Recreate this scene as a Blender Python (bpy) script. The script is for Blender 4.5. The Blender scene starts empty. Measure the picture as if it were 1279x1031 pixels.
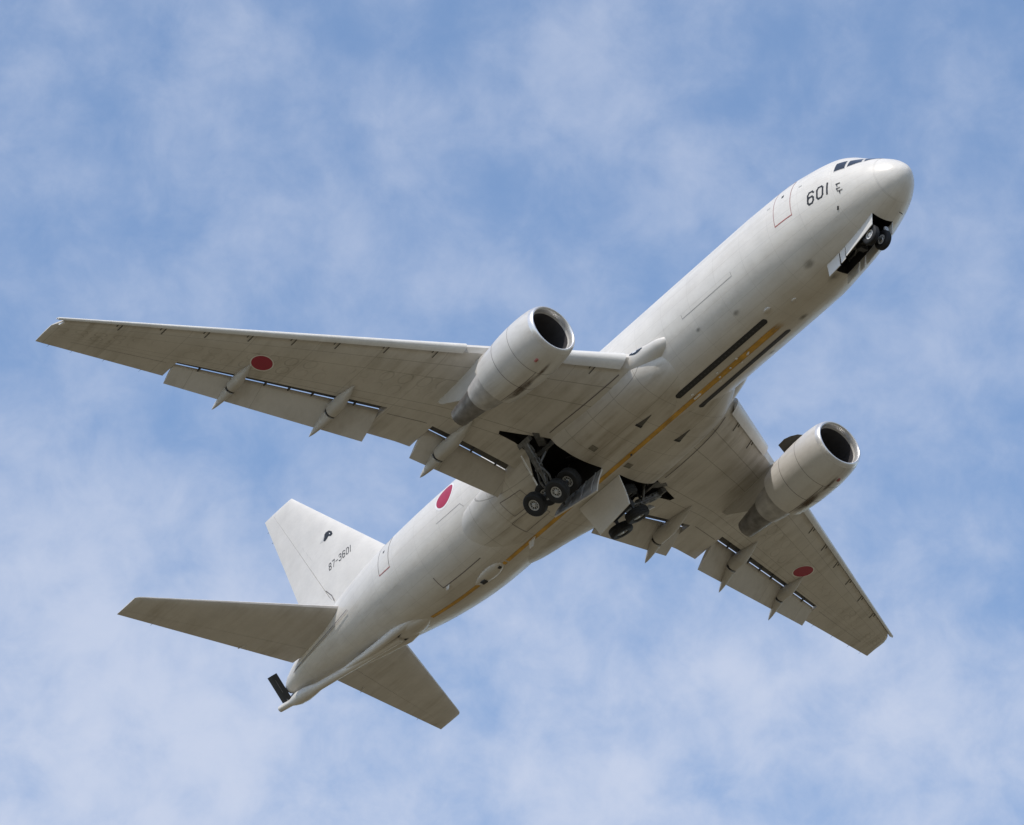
import bpy, bmesh, math, random
from mathutils import Vector, Matrix
random.seed(7)
SC = bpy.context.scene
COL = SC.collection
R_ = math.radians

# ------------------------------------------------------------------ camera, sky, sun, exposure
PW, PH = 1279.0, 1031.0
FPX = 7864.6893
ELEV = R_(30.0)
EYE = Vector((0, 0, 1.7))
RIGHT = Vector((1, 0, 0))
UP = Vector((0, -math.sin(ELEV), math.cos(ELEV)))
FWD = Vector((0, math.cos(ELEV), math.sin(ELEV)))
cam_d = bpy.data.cameras.new("camera")
cam_d.sensor_width = 36.0
cam_d.lens = FPX / PW * 36.0
cam_d.clip_start = 1.0
cam_d.clip_end = 60000.0
cam = bpy.data.objects.new("camera", cam_d)
COL.objects.link(cam)
cam.location = EYE
cam.rotation_euler = (R_(90) + ELEV, 0, 0)
SC.camera = cam

# attitude of the aircraft as seen by the camera: rows right, down, forward; columns aft, starboard, up
RM = Matrix(((-0.5930266966, -0.8012900499, -0.0790796628),
             (0.5271832474, -0.3121643958, -0.7903361396),
             (0.6086026296, -0.5103799036, 0.6075485110)))
TV = Vector((3.1681007589, 1.1069770248, 284.2527907416))
C2W = Matrix((RIGHT, -UP, FWD)).transposed()
A2W = C2W @ RM                                   # (aft, starboard, up) -> world
PLANE_ORIGIN = EYE + C2W @ (TV - RM @ Vector((24, 0, 0.35)))

SUN_LOCAL = Vector((-0.36, 0.555, 0.75)).normalized()   # aft, starboard, up
SUN_DIR = (A2W @ SUN_LOCAL).normalized()
SUN_ELEV = math.asin(SUN_DIR.z)
SUN_AZ = math.atan2(SUN_DIR.x, SUN_DIR.y)

W = bpy.data.worlds.new("World")
SC.world = W
W.use_nodes = True
nt = W.node_tree
nt.nodes.clear()
def wn(t, **k):
    n = nt.nodes.new(t)
    for a, b in k.items(): setattr(n, a, b)
    return n
def wl(a, b): nt.links.new(a, b)
def wmath(op, a, b=None, clamp=False):
    n = wn('ShaderNodeMath', operation=op, use_clamp=clamp)
    for i, v in enumerate((a, b)):
        if v is None: continue
        if isinstance(v, (int, float)): n.inputs[i].default_value = v
        else: wl(v, n.inputs[i])
    return n.outputs[0]
out = wn('ShaderNodeOutputWorld')
bg = wn('ShaderNodeBackground')
sky = wn('ShaderNodeTexSky')
sky.sky_type = 'NISHITA'
sky.sun_disc = False
sky.sun_elevation = SUN_ELEV
sky.sun_rotation = SUN_AZ
sky.air_density = 1.0
sky.dust_density = 0.6
sky.ozone_density = 1.6
SKY_STRENGTH = 0.15
tc = wn('ShaderNodeTexCoord')
DIRV = tc.outputs['Generated']
def sky_noise(scale, detail, rough, stretch=(1, 1, 1), off=(0, 0, 0), dist=0.0):
    mp = wn('ShaderNodeMapping')
    mp.inputs['Scale'].default_value = stretch
    mp.inputs['Location'].default_value = off
    wl(DIRV, mp.inputs['Vector'])
    n = wn('ShaderNodeTexNoise')
    n.inputs['Scale'].default_value = scale
    n.inputs['Detail'].default_value = detail
    n.inputs['Roughness'].default_value = rough
    n.inputs['Distortion'].default_value = dist
    wl(mp.outputs[0], n.inputs['Vector'])
    return n.outputs['Fac']
def sky_dir(az, el):
    return Vector((math.sin(az) * math.cos(el), math.cos(az) * math.cos(el), math.sin(el)))
# banks of thin cloud: (azimuth, elevation, radius) in degrees, weight
BANKS = [
    (-3.032, 31.679, 1.202, 0.244),
    (-2.943, 32.99, 1.311, 0.128),
    (-1.376, 32.508, 1.202, 0.092),
    (0.829, 33.094, 1.53, 0.151),
    (0.437, 32.66, 0.874, 0.092),
    (1.724, 32.14, 1.202, 0.151),
    (4.562, 30.47, 1.639, 0.128),
    (-5.031, 33.213, 1.202, 0.14),
    (-4.324, 27.135, 2.885, 0.361),
    (-2.926, 26.735, 2.841, 0.217),
    (0.991, 27.707, 2.186, 0.19),
    (3.917, 26.929, 2.841, 0.274),
    (-2.575, 28.923, 1.421, 0.109),
    (-4.985, 29.001, 1.858, 0.232),
    (-0.161, 28.219, 1.748, 0.084),
    (3.23, 30.947, 1.311, 0.092),
    (-0.673, 30.694, 1.311, 0.081),
    (2.42, 29.071, 1.639, 0.109),
    (0.491, 26.474, 2.732, 0.181),
    (3.633, 32.681, 1.421, -0.14),
    (-0.692, 33.313, 1.202, -0.14),
    (2.266, 33.294, 1.093, -0.12),
    (-1.914, 33.518, 0.984, -0.1),
    (-3.206, 27.891, 0.984, -0.12),
    (-0.159, 26.983, 1.202, -0.14),
    (4.606, 29.596, 1.202, -0.12),
    (-3.998, 31.289, 0.984, -0.12),
]
cover = None
for az, el, rad, wgt in BANKS:
    d = wn('ShaderNodeVectorMath', operation='DISTANCE')
    wl(DIRV, d.inputs[0]); d.inputs[1].default_value = sky_dir(R_(az), R_(el))
    m = wn('ShaderNodeMapRange', interpolation_type='SMOOTHSTEP')
    m.inputs['From Min'].default_value = 0.0
    m.inputs['From Max'].default_value = R_(rad)
    m.inputs['To Min'].default_value = wgt
    m.inputs['To Max'].default_value = 0.0
    wl(d.outputs['Value'], m.inputs['Value'])
    cover = m.outputs[0] if cover is None else wmath('ADD', cover, m.outputs[0])
n1 = sky_noise(92, 9, 0.6, off=(3.1, 0.7, 1.9), dist=0.25)
n2 = sky_noise(44, 5, 0.5, off=(1.4, 2.2, 5.0), dist=0.15)
shape = wmath('ADD', wmath('MULTIPLY', n1, 0.95), wmath('MULTIPLY', n2, 1.05))
dens = wmath('ADD', wmath('SUBTRACT', shape, 0.97), cover)
mr = wn('ShaderNodeMapRange', interpolation_type='SMOOTHSTEP')
mr.inputs['From Min'].default_value = -0.34
mr.inputs['From Max'].default_value = 0.66
wl(dens, mr.inputs['Value'])
sepd = wn('ShaderNodeSeparateXYZ'); wl(DIRV, sepd.inputs[0])
low = wn('ShaderNodeMapRange', interpolation_type='SMOOTHSTEP')      # the veil thickens towards the horizon
for k_, v_ in (('From Min', 0.515), ('From Max', 0.450), ('To Min', 0.56), ('To Max', 0.86)): low.inputs[k_].default_value = v_
wl(sepd.outputs[2], low.inputs['Value'])
fac = wmath('MULTIPLY', mr.outputs[0], low.outputs[0])
mix = wn('ShaderNodeMix', data_type='RGBA')
wl(fac, mix.inputs['Factor'])
skyc = wn('ShaderNodeMix', data_type='RGBA', blend_type='MULTIPLY')
skyc.inputs['Factor'].default_value = 1.0
wl(sky.outputs[0], skyc.inputs['A'])
skyc.inputs['B'].default_value = (1.0, 1.0, 1.0, 1)
wl(skyc.outputs['Result'], mix.inputs['A'])
mix.inputs['B'].default_value = (3.1, 3.4, 4.15, 1)     # sunlit thin cloud
wl(mix.outputs['Result'], bg.inputs['Color'])
bg.inputs['Strength'].default_value = SKY_STRENGTH
wl(bg.outputs[0], out.inputs['Surface'])

sun_d = bpy.data.lights.new("sun", 'SUN')
sun_d.energy = 2.45
sun_d.angle = R_(0.53)
sun_d.color = (1.0, 0.94, 0.86)
sun = bpy.data.objects.new("sun", sun_d)
COL.objects.link(sun)
sun.location = (0, 0, 300)
sun.rotation_euler = (-SUN_DIR).to_track_quat('-Z', 'Y').to_euler()

SC.render.engine = 'CYCLES'
SC.view_settings.view_transform = 'Standard'
SC.view_settings.look = 'None'
SC.view_settings.exposure = 0.42
SC.view_settings.gamma = 1.0
SC.view_settings.use_curve_mapping = False

# ------------------------------------------------------------------ materials
def new_mat(name):
    m = bpy.data.materials.new(name)
    m.use_nodes = True
    b = m.node_tree.nodes.get('Principled BSDF')
    return m, m.node_tree, b
def plain(name, col, rough=0.5, metal=0.0, var=0.15, scale=3.0):
    m, t, b = new_mat(name)
    b.inputs['Roughness'].default_value = rough
    b.inputs['Metallic'].default_value = metal
    co = t.nodes.new('ShaderNodeTexCoord')
    n = t.nodes.new('ShaderNodeTexNoise')
    n.inputs['Scale'].default_value = scale; n.inputs['Detail'].default_value = 5
    t.links.new(co.outputs['Object'], n.inputs['Vector'])
    r = t.nodes.new('ShaderNodeMapRange')
    r.inputs['From Min'].default_value = 0.3; r.inputs['From Max'].default_value = 0.7
    r.inputs['To Min'].default_value = 1 - var; r.inputs['To Max'].default_value = 1 + var * 0.4
    t.links.new(n.outputs['Fac'], r.inputs['Value'])
    mx = t.nodes.new('ShaderNodeMix'); mx.data_type = 'RGBA'; mx.blend_type = 'MULTIPLY'
    mx.inputs['Factor'].default_value = 1.0
    mx.inputs['A'].default_value = (*col, 1)
    t.links.new(r.outputs[0], mx.inputs['B'])
    t.links.new(mx.outputs['Result'], b.inputs['Base Color'])
    return m

def painted(name, col, rough=0.32, lines=(), grid=None, dirt=0.25, dirt_col=(0.20, 0.16, 0.11), belly=0.0, uvlines=False, jw=0.40):
    """aircraft paint: base colour, fine mottling, grime dragged along the airflow, thin panel joints"""
    m, t, b = new_mat(name)
    L = t.links.new
    def N(ty, **k):
        n = t.nodes.new(ty)
        for a, v in k.items(): setattr(n, a, v)
        return n
    def M(op, a, c=None, d=None, clamp=False):
        n = N('ShaderNodeMath', operation=op, use_clamp=clamp)
        for i, v in enumerate((a, c, d)):
            if v is None: continue
            if isinstance(v, (int, float)): n.inputs[i].default_value = v
            else: L(v, n.inputs[i])
        return n.outputs[0]
    co = N('ShaderNodeTexCoord')
    sep = N('ShaderNodeSeparateXYZ'); L(co.outputs['Object'], sep.inputs[0])
    X, Y, Z = sep.outputs
    def noise(scale, det, st, rough_=0.55):
        mp = N('ShaderNodeMapping'); mp.inputs['Scale'].default_value = st
        L(co.outputs['Object'], mp.inputs['Vector'])
        n = N('ShaderNodeTexNoise'); n.inputs['Scale'].default_value = scale
        n.inputs['Detail'].default_value = det; n.inputs['Roughness'].default_value = rough_
        L(mp.outputs[0], n.inputs['Vector'])
        return n.outputs['Fac']
    def rng(v, a, c, lo, hi):
        n = N('ShaderNodeMapRange'); L(v, n.inputs['Value'])
        for k, q in zip(('From Min', 'From Max', 'To Min', 'To Max'), (a, c, lo, hi)): n.inputs[k].default_value = q
        return n.outputs[0]
    mott = rng(noise(1.1, 6, (1, 1, 1)), 0.3, 0.7, 0.93, 1.03)
    fine = rng(noise(9, 4, (0.5, 1, 1)), 0.3, 0.7, 0.97, 1.02)
    base = N('ShaderNodeMix', data_type='RGBA', blend_type='MULTIPLY')
    base.inputs['Factor'].default_value = 1.0
    base.inputs['A'].default_value = (*col, 1)
    L(M('MULTIPLY', mott, fine), base.inputs['B'])
    st = noise(1.0, 6, (0.16, 2.6, 2.6), 0.6)
    blot = noise(0.45, 5, (1, 1, 1), 0.6)
    g = M('MULTIPLY', rng(st, 0.42, 0.72, 0, 1), rng(blot, 0.38, 0.66, 0, 1), clamp=True)
    g = M('MULTIPLY', g, dirt)
    if belly:
        lowm = rng(Z, -1.7, -2.7, 0, 1)
        n = [q for q in t.nodes if q.type == 'MAP_RANGE'][-1]; n.clamp = True
        st2 = rng(noise(1.0, 5, (0.10, 1.7, 1.7), 0.6), 0.3, 0.75, 0.25, 1)
        g = M('ADD', g, M('MULTIPLY', M('MULTIPLY', lowm, st2), belly), clamp=True)
    mx = N('ShaderNodeMix', data_type='RGBA')
    L(g, mx.inputs['Factor']); L(base.outputs['Result'], mx.inputs['A'])
    mx.inputs['B'].default_value = (*dirt_col, 1)
    colr = mx.outputs['Result']
    mask = None
    def add(v):
        nonlocal mask
        mask = v if mask is None else M('MAXIMUM', mask, v)
    for axis, val, hw in lines:               # single joints across an axis
        add(M('COMPARE', (X, Y, Z)[axis], val, hw))
    if grid:                                   # repeating joints: (axis, spacing, width)
        for axis, sp, w in grid:
            if axis == 'ang':
                a = M('ARCTAN2', Z, Y); v = M('MULTIPLY', a, 1 / sp)
                fr = M('FRACT', v); add(M('LESS_THAN', fr, w / sp))
            else:
                fr = M('FRACT', M('MULTIPLY', (X, Y, Z)[axis], 1 / sp)); add(M('LESS_THAN', fr, w / sp))
    if uvlines:
        us = N('ShaderNodeSeparateXYZ'); L(co.outputs['UV'], us.inputs[0])
        U, V = us.outputs[0], us.outputs[1]
        for c_ in (0.16, 0.30, 0.58, 0.66):
            add(M('COMPARE', U, c_, 0.0022))
        fr = M('FRACT', M('MULTIPLY', V, 1 / 2.35))
        inr = M('MULTIPLY', M('GREATER_THAN', U, 0.16), M('LESS_THAN', U, 0.66))
        add(M('MULTIPLY', M('LESS_THAN', fr, 0.012), 0.55))
        # two rows of oval tank access panels
        for c_, sp in ((0.36, 0.74), (0.50, 0.74)):
            uu = M('MULTIPLY', M('SUBTRACT', U, c_), 5.2)
            vv = M('SUBTRACT', M('FRACT', M('MULTIPLY', V, 1 / sp)), 0.5)
            r2 = M('SQRT', M('ADD', M('MULTIPLY', uu, uu), M('MULTIPLY', vv, vv)))
            ringm = M('COMPARE', r2, 0.30, 0.035)
            patch = M('MULTIPLY', ringm, rng(blot, 0.38, 0.60, 0.0, 0.6))
            patch = M('MULTIPLY', patch, M('GREATER_THAN', V, 8.6))
            add(M('MAXIMUM', patch, 0.0))
    if mask is not None:
        dk = N('ShaderNodeMix', data_type='RGBA', blend_type='MULTIPLY')
        L(M('MULTIPLY', mask, jw), dk.inputs['Factor'])
        L(colr, dk.inputs['A']); dk.inputs['B'].default_value = (0.25, 0.23, 0.2, 1)
        colr = dk.outputs['Result']
    L(colr, b.inputs['Base Color'])
    L(rng(noise(2.2, 5, (0.4, 1, 1)), 0.3, 0.7, rough - 0.06, rough + 0.12), b.inputs['Roughness'])
    bp = N('ShaderNodeBump'); bp.inputs['Strength'].default_value = 0.13; bp.inputs['Distance'].default_value = 0.05
    L(noise(1.6, 3, (0.7, 1, 1)), bp.inputs['Height'])
    L(bp.outputs[0], b.inputs['Normal'])
    return m

M_WHITE = painted('white_paint', (0.685, 0.655, 0.605), 0.34, dirt=0.26, belly=0.55,
                  dirt_col=(0.33, 0.27, 0.19),
                  grid=(('ang', math.pi / 12, 0.006), (0, 1.87, 0.014)), jw=0.26)
M_FAIR = painted('fairing_paint', (0.65, 0.62, 0.57), 0.42, dirt=0.85, belly=0.45, jw=0.5, dirt_col=(0.30, 0.25, 0.18),
                 grid=((0, 1.55, 0.02), (1, 1.3, 0.02)))
M_GLOVE = painted('glove_paint', (0.66, 0.635, 0.595), 0.36, dirt=0.2, dirt_col=(0.30, 0.25, 0.18))
M_WING = painted('wing_paint', (0.605, 0.575, 0.53), 0.42, dirt=0.70, dirt_col=(0.25, 0.215, 0.15), uvlines=True, jw=0.5)
M_FLAP = painted('flap_paint', (0.58, 0.55, 0.51), 0.45, dirt=0.45, dirt_col=(0.27, 0.23, 0.17), grid=((1, 2.9, 0.02),))
M_TAIL = painted('tailplane_paint', (0.62, 0.59, 0.55), 0.40, dirt=0.55, dirt_col=(0.28, 0.23, 0.16))
M_FIN = painted('fin_paint', (0.66, 0.63, 0.585), 0.38, dirt=0.10)
M_SLAT = painted('slat_paint', (0.70, 0.68, 0.64), 0.33, dirt=0.3)
M_NAC = painted('nacelle_paint', (0.61, 0.59, 0.56), 0.34, dirt=0.45, dirt_col=(0.26, 0.22, 0.17))
M_CANOE = painted('canoe_paint', (0.54, 0.515, 0.475), 0.40, dirt=0.4)
M_LIP = plain('bare_lip_metal', (0.70, 0.69, 0.68), 0.33, 0.6, 0.1)
M_INLET = plain('inlet_liner', (0.085, 0.082, 0.088), 0.38, 0.2, 0.1)
M_CORE = plain('core_cowl_metal', (0.48, 0.465, 0.45), 0.45, 0.2, 0.35, 2.0)
M_NOZ = plain('hot_nozzle_metal', (0.25, 0.24, 0.235), 0.45, 0.7, 0.4, 2.5)
M_DARK = plain('bay_shade_black', (0.022, 0.020, 0.021), 0.8)  # near-black stands in for the shade inside the unlit wheel bays
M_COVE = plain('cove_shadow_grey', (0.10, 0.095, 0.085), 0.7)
M_BLACK = plain('black_paint', (0.018, 0.018, 0.02), 0.5)
M_FAN = plain('fan_blade_metal', (0.05, 0.05, 0.055), 0.35, 0.7)
M_TYRE = plain('tyre_rubber', (0.013, 0.013, 0.014), 0.75, 0, 0.3)
M_RIM = plain('rim_metal', (0.50, 0.50, 0.50), 0.35, 0.25)
M_HUB = plain('sunlit_hub', (0.80, 0.79, 0.77), 0.4, 0.0)  # paler than the other rims: sunlight on the nose hubs painted into the colour
M_STRUT = plain('strut_metal', (0.17, 0.17, 0.172), 0.35, 0.4, 0.4, 6)
M_PIPE = plain('dark_fittings', (0.065, 0.065, 0.068), 0.5, 0.3, 0.3, 8)
M_DOOR = painted('gear_door_paint', (0.68, 0.66, 0.63), 0.4, dirt=0.25)
M_DOORIN = plain('gear_door_inside', (0.40, 0.39, 0.39), 0.6, 0, 0.35, 2.2)
M_RED = plain('insignia_red', (0.36, 0.018, 0.05), 0.4, 0, 0.1)
M_RWHITE = plain('insignia_white', (0.78, 0.76, 0.74), 0.4, 0, 0.04)
M_YELLOW = plain('stripe_yellow', (0.68, 0.37, 0.045), 0.5, 0, 0.45, 1.4)
def stripe_mat():
    t = M_YELLOW.node_tree; b = t.nodes['Principled BSDF']
    co = t.nodes.new('ShaderNodeTexCoord')
    sp = t.nodes.new('ShaderNodeSeparateXYZ'); t.links.new(co.outputs['UV'], sp.inputs[0])
    def mrange(src, a, c, lo, hi):
        n = t.nodes.new('ShaderNodeMapRange'); n.interpolation_type = 'SMOOTHSTEP'
        t.links.new(src, n.inputs['Value'])
        for k, q in zip(('From Min', 'From Max', 'To Min', 'To Max'), (a, c, lo, hi)): n.inputs[k].default_value = q
        return n.outputs[0]
    def mul(a, c):
        n = t.nodes.new('ShaderNodeMath'); n.operation = 'MULTIPLY'; t.links.new(a, n.inputs[0]); t.links.new(c, n.inputs[1]); return n.outputs[0]
    mp = t.nodes.new('ShaderNodeMapping'); mp.inputs['Scale'].default_value = (.5, 7, 1)
    t.links.new(co.outputs['Object'], mp.inputs['Vector'])
    nz = t.nodes.new('ShaderNodeTexNoise'); nz.inputs['Scale'].default_value = 1.3; nz.inputs['Detail'].default_value = 6
    t.links.new(mp.outputs[0], nz.inputs['Vector'])
    wear = mrange(nz.outputs['Fac'], .25, .6, .70, 1.0)
    front = mrange(sp.outputs[0], 0.0, 1.1, 0.0, 1.0)
    e0 = mrange(sp.outputs[1], 0.0, .22, .25, 1.0); e1 = mrange(sp.outputs[1], .78, 1.0, 1.0, .25)
    t.links.new(mul(mul(wear, front), mul(e0, e1)), b.inputs['Alpha'])
stripe_mat()
M_LINE = plain('panel_gap', (0.16, 0.14, 0.14), 0.7)
M_JOINT = plain('faint_joint', (0.34, 0.325, 0.31), 0.6)
M_WORN = plain('worn_joint', (0.57, 0.55, 0.52), 0.5)
M_DOORRED = plain('door_edge_red', (0.42, 0.13, 0.12), 0.5)
M_PINK = plain('door_edge_pink', (0.36, 0.20, 0.19), 0.5)
M_GLASS = plain('cockpit_glass', (0.012, 0.013, 0.016), 0.06, 0.0, 0.0)
M_GLASS.node_tree.nodes['Principled BSDF'].inputs['Coat Weight'].default_value = 0.6
M_SEAL = plain('window_seal', (0.50, 0.49, 0.47), 0.5)
M_LAMP = plain('lamp_lens', (0.80, 0.80, 0.78), 0.08, 0.3, 0.0)
M_SPOT = plain('smoke_stain', (0.23, 0.21, 0.17), 0.6, 0, 0.5, 4)

def stain_mat(name, col, strength):
    m, t, b = new_mat(name)
    co = t.nodes.new('ShaderNodeTexCoord')
    v = t.nodes.new('ShaderNodeVectorMath'); v.operation = 'DISTANCE'
    t.links.new(co.outputs['UV'], v.inputs[0]); v.inputs[1].default_value = (.5, .5, 0)
    r = t.nodes.new('ShaderNodeMapRange'); r.interpolation_type = 'SMOOTHSTEP'
    r.inputs['From Min'].default_value = 0.0; r.inputs['From Max'].default_value = .46
    r.inputs['To Min'].default_value = 1.0; r.inputs['To Max'].default_value = 0.0
    t.links.new(v.outputs['Value'], r.inputs['Value'])
    n = t.nodes.new('ShaderNodeTexNoise'); n.inputs['Scale'].default_value = 1.7; n.inputs['Detail'].default_value = 6
    t.links.new(co.outputs['Object'], n.inputs['Vector'])
    r2 = t.nodes.new('ShaderNodeMapRange'); r2.inputs['From Min'].default_value = .25; r2.inputs['From Max'].default_value = .65
    r2.inputs['To Max'].default_value = strength
    t.links.new(n.outputs['Fac'], r2.inputs['Value'])
    mm = t.nodes.new('ShaderNodeMath'); mm.operation = 'MULTIPLY'
    t.links.new(r.outputs[0], mm.inputs[0]); t.links.new(r2.outputs[0], mm.inputs[1])
    t.links.new(mm.outputs[0], b.inputs['Alpha'])
    b.inputs['Base Color'].default_value = (*col, 1); b.inputs['Roughness'].default_value = .6
    return m
M_STAIN = stain_mat('soot_stain', (.09, .08, .06), .6)
M_OIL = stain_mat('oil_stain', (.10, .065, .035), 1.0)

# ------------------------------------------------------------------ mesh helpers (aircraft frame: s aft, y starboard, z up)
def P(s, y, z): return Vector((-s, -y, z))
def wrap(v): return Vector((-v[0], -v[1], v[2]))

class MB:
    def __init__(self):
        self.v = []; self.f = []; self.mi = []; self.uv = {}
    def add(self, pts, faces, mi=0):
        o = len(self.v)
        self.v += [wrap(p) for p in pts]
        for f in faces:
            self.f.append([o + i for i in f]); self.mi.append(mi)
        return o
    def loft(self, secs, cap=True, mi=0, close=True, uvs=None):
        n = len(secs[0]); pts = [p for s in secs for p in s]; fs = []
        for i in range(len(secs) - 1):
            for j in range(n if close else n - 1):
                k = (j + 1) % n
                fs.append((i * n + j, i * n + k, (i + 1) * n + k, (i + 1) * n + j))
        if cap and close:
            fs.append(tuple(range(n - 1, -1, -1)))
            fs.append(tuple((len(secs) - 1) * n + j for j in range(n)))
        o = self.add(pts, fs, mi)
        if uvs:
            q = 0
            for s in uvs:
                for u in s: self.uv[o + q] = u; q += 1
        return o
    def grid(self, fn, nu, nv, mi=0):
        pts = [fn(i / nu, j / nv) for i in range(nu + 1) for j in range(nv + 1)]
        fs = [(i * (nv + 1) + j, (i + 1) * (nv + 1) + j, (i + 1) * (nv + 1) + j + 1, i * (nv + 1) + j + 1)
              for i in range(nu) for j in range(nv)]
        self.add(pts, fs, mi)
    def lathe(self, prof, o, d, seg=48, mi=0, cap0=False, cap1=False):
        o = Vector(o); d = Vector(d).normalized()
        a = d.orthogonal().normalized(); b = d.cross(a)
        pts = []
        for x, r in prof:
            for k in range(seg):
                t = 2 * math.pi * k / seg
                pts.append(o + d * x + (a * math.cos(t) + b * math.sin(t)) * r)
        fs = []
        for i in range(len(prof) - 1):
            for k in range(seg):
                q = (k + 1) % seg
                fs.append((i * seg + k, i * seg + q, (i + 1) * seg + q, (i + 1) * seg + k))
        if cap0: fs.append(tuple(range(seg)))
        if cap1: fs.append(tuple((len(prof) - 1) * seg + k for k in range(seg)))
        self.add(pts, fs, mi)
    def tube(self, p0, p1, r0, r1=None, seg=14, mi=0):
        p0 = Vector(p0); p1 = Vector(p1); r1 = r0 if r1 is None else r1
        L = (p1 - p0).length
        self.lathe([(0, r0), (L, r1)], p0, p1 - p0, seg, mi, True, True)
    def box(self, c, ax, ay, az, mi=0):
        c = Vector(c); ax = Vector(ax); ay = Vector(ay); az = Vector(az)
        pts = [c + ax * i + ay * j + az * k for i in (-1, 1) for j in (-1, 1) for k in (-1, 1)]
        self.add(pts, [(0, 1, 3, 2), (4, 6, 7, 5), (0, 4, 5, 1), (2, 3, 7, 6), (0, 2, 6, 4), (1, 5, 7, 3)], mi)
    def patch(self, fn, nu, nv):
        o = len(self.v); self.grid(fn, nu, nv)
        for i in range(nu + 1):
            for j in range(nv + 1): self.uv[o + i * (nv + 1) + j] = (i / nu, j / nv)
    def prism(self, poly, off, mi=0):
        poly = [Vector(p) for p in poly]; off = Vector(off); n = len(poly)
        self.add(poly + [p + off for p in poly],
                 [tuple(range(n))[::-1], tuple(range(n, 2 * n))] +
                 [(i, (i + 1) % n, n + (i + 1) % n, n + i) for i in range(n)], mi)
    def build(self, name, mats, parent=None, smooth=True, angle=32, fix=True):
        me = bpy.data.meshes.new(name)
        me.from_pydata([tuple(v) for v in self.v], [], self.f)
        for m in (mats if isinstance(mats, (list, tuple)) else [mats]): me.materials.append(m)
        for p, i in zip(me.polygons, self.mi): p.material_index = i
        if self.uv:
            ul = me.uv_layers.new(name='UVMap')
            for lp in me.loops:
                if lp.vertex_index in self.uv: ul.data[lp.index].uv = self.uv[lp.vertex_index]
        if fix:
            bm = bmesh.new(); bm.from_mesh(me)
            bmesh.ops.recalc_face_normals(bm, faces=bm.faces[:])
            bm.to_mesh(me); bm.free()
        ob = bpy.data.objects.new(name, me)
        COL.objects.link(ob)
        if parent: ob.parent = parent
        finish(me, smooth, angle)
        return ob

def finish(me, smooth=True, angle=32):
    if smooth:
        for p in me.polygons: p.use_smooth = True
        me.set_sharp_from_angle(angle=R_(angle))
    me.update()

def cut(ob, cutters, angle=32):
    for c in cutters:
        m = ob.modifiers.new('bay', 'BOOLEAN')
        m.operation = 'DIFFERENCE'; m.object = c; m.solver = 'EXACT'
        m.material_mode = 'TRANSFER'
    dg = bpy.context.evaluated_depsgraph_get()
    me = bpy.data.meshes.new_from_object(ob.evaluated_get(dg))
    ob.modifiers.clear()
    old = ob.data; ob.data = me
    me.name = old.name
    bpy.data.meshes.remove(old)
    finish(me, True, angle)

def sg(x): return 1.0 if x >= 0 else -1.0

# ------------------------------------------------------------------ fuselage shape
# s, half width, top z, bottom z
FUS=[(0.861, 0.02, -0.422, -0.462), (0.914, 0.22, -0.221, -0.674), (1.039, 0.417, -0.016, -0.899), (1.307, 0.709, 0.293, -1.18), (1.753, 1.038, 0.639, -1.479), (2.289, 1.333, 1.012, -1.721), (2.824, 1.561, 1.39, -1.914), (3.359, 1.751, 1.805, -2.077), (3.895, 1.912, 2.111, -2.201), (4.609, 2.076, 2.324, -2.343), (5.501, 2.233, 2.498, -2.476), (6.572, 2.374, 2.64, -2.582), (8.0, 2.49, 2.66, -2.7), (9.5, 2.515, 2.7, -2.7), (30.5, 2.515, 2.7, -2.7), (32, 2.515, 2.7, -2.69), (33, 2.5, 2.7, -2.63), (34, 2.46, 2.7, -2.53), (36, 2.3, 2.69, -2.22), (38, 2.05, 2.66, -1.8), (40, 1.73, 2.55, -1.3), (42, 1.37, 2.31, -0.82), (44, 1.03, 1.94, -0.40), (45.4, 0.78, 1.58, -0.14), (46.2, 0.60, 1.30, 0.0), (46.7, 0.45, 1.08, 0.12), (47.0, 0.29, 0.88, 0.26)]
def _pchip(xs,ys,x):
    n=len(xs)
    if x<=xs[0]: return ys[0]
    if x>=xs[-1]: return ys[-1]
    i=0
    while xs[i+1]<x: i+=1
    def sl(k): return (ys[k+1]-ys[k])/(xs[k+1]-xs[k])
    def d(k):
        if k==0: return sl(0)
        if k==n-1: return sl(n-2)
        a,b=sl(k-1),sl(k)
        if a*b<=0: return 0.
        h0,h1=xs[k]-xs[k-1],xs[k+1]-xs[k]
        w1,w2=2*h1+h0,h1+2*h0
        return (w1+w2)/(w1/a+w2/b)
    h=xs[i+1]-xs[i];t=(x-xs[i])/h
    return (ys[i]*(2*t**3-3*t*t+1)+h*d(i)*(t**3-2*t*t+t)+ys[i+1]*(-2*t**3+3*t*t)+h*d(i+1)*(t**3-t*t))
_S=[r[0] for r in FUS]
def fsec(s): return tuple(_pchip(_S,[r[k] for r in FUS],s) for k in(1,2,3))
def fpt(s,th,off=0.):  # th: angle from starboard horizontal, + up
    a,zt,zb=fsec(s);zc=(zt+zb)/2;h=(zt-zb)/2
    y=a*math.cos(th);z=zc+h*math.sin(th)
    if off:
        ny=math.cos(th)/a;nz=math.sin(th)/h;l=math.hypot(ny,nz);y+=off*ny/l;z+=off*nz/l
    return s,y,z


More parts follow.
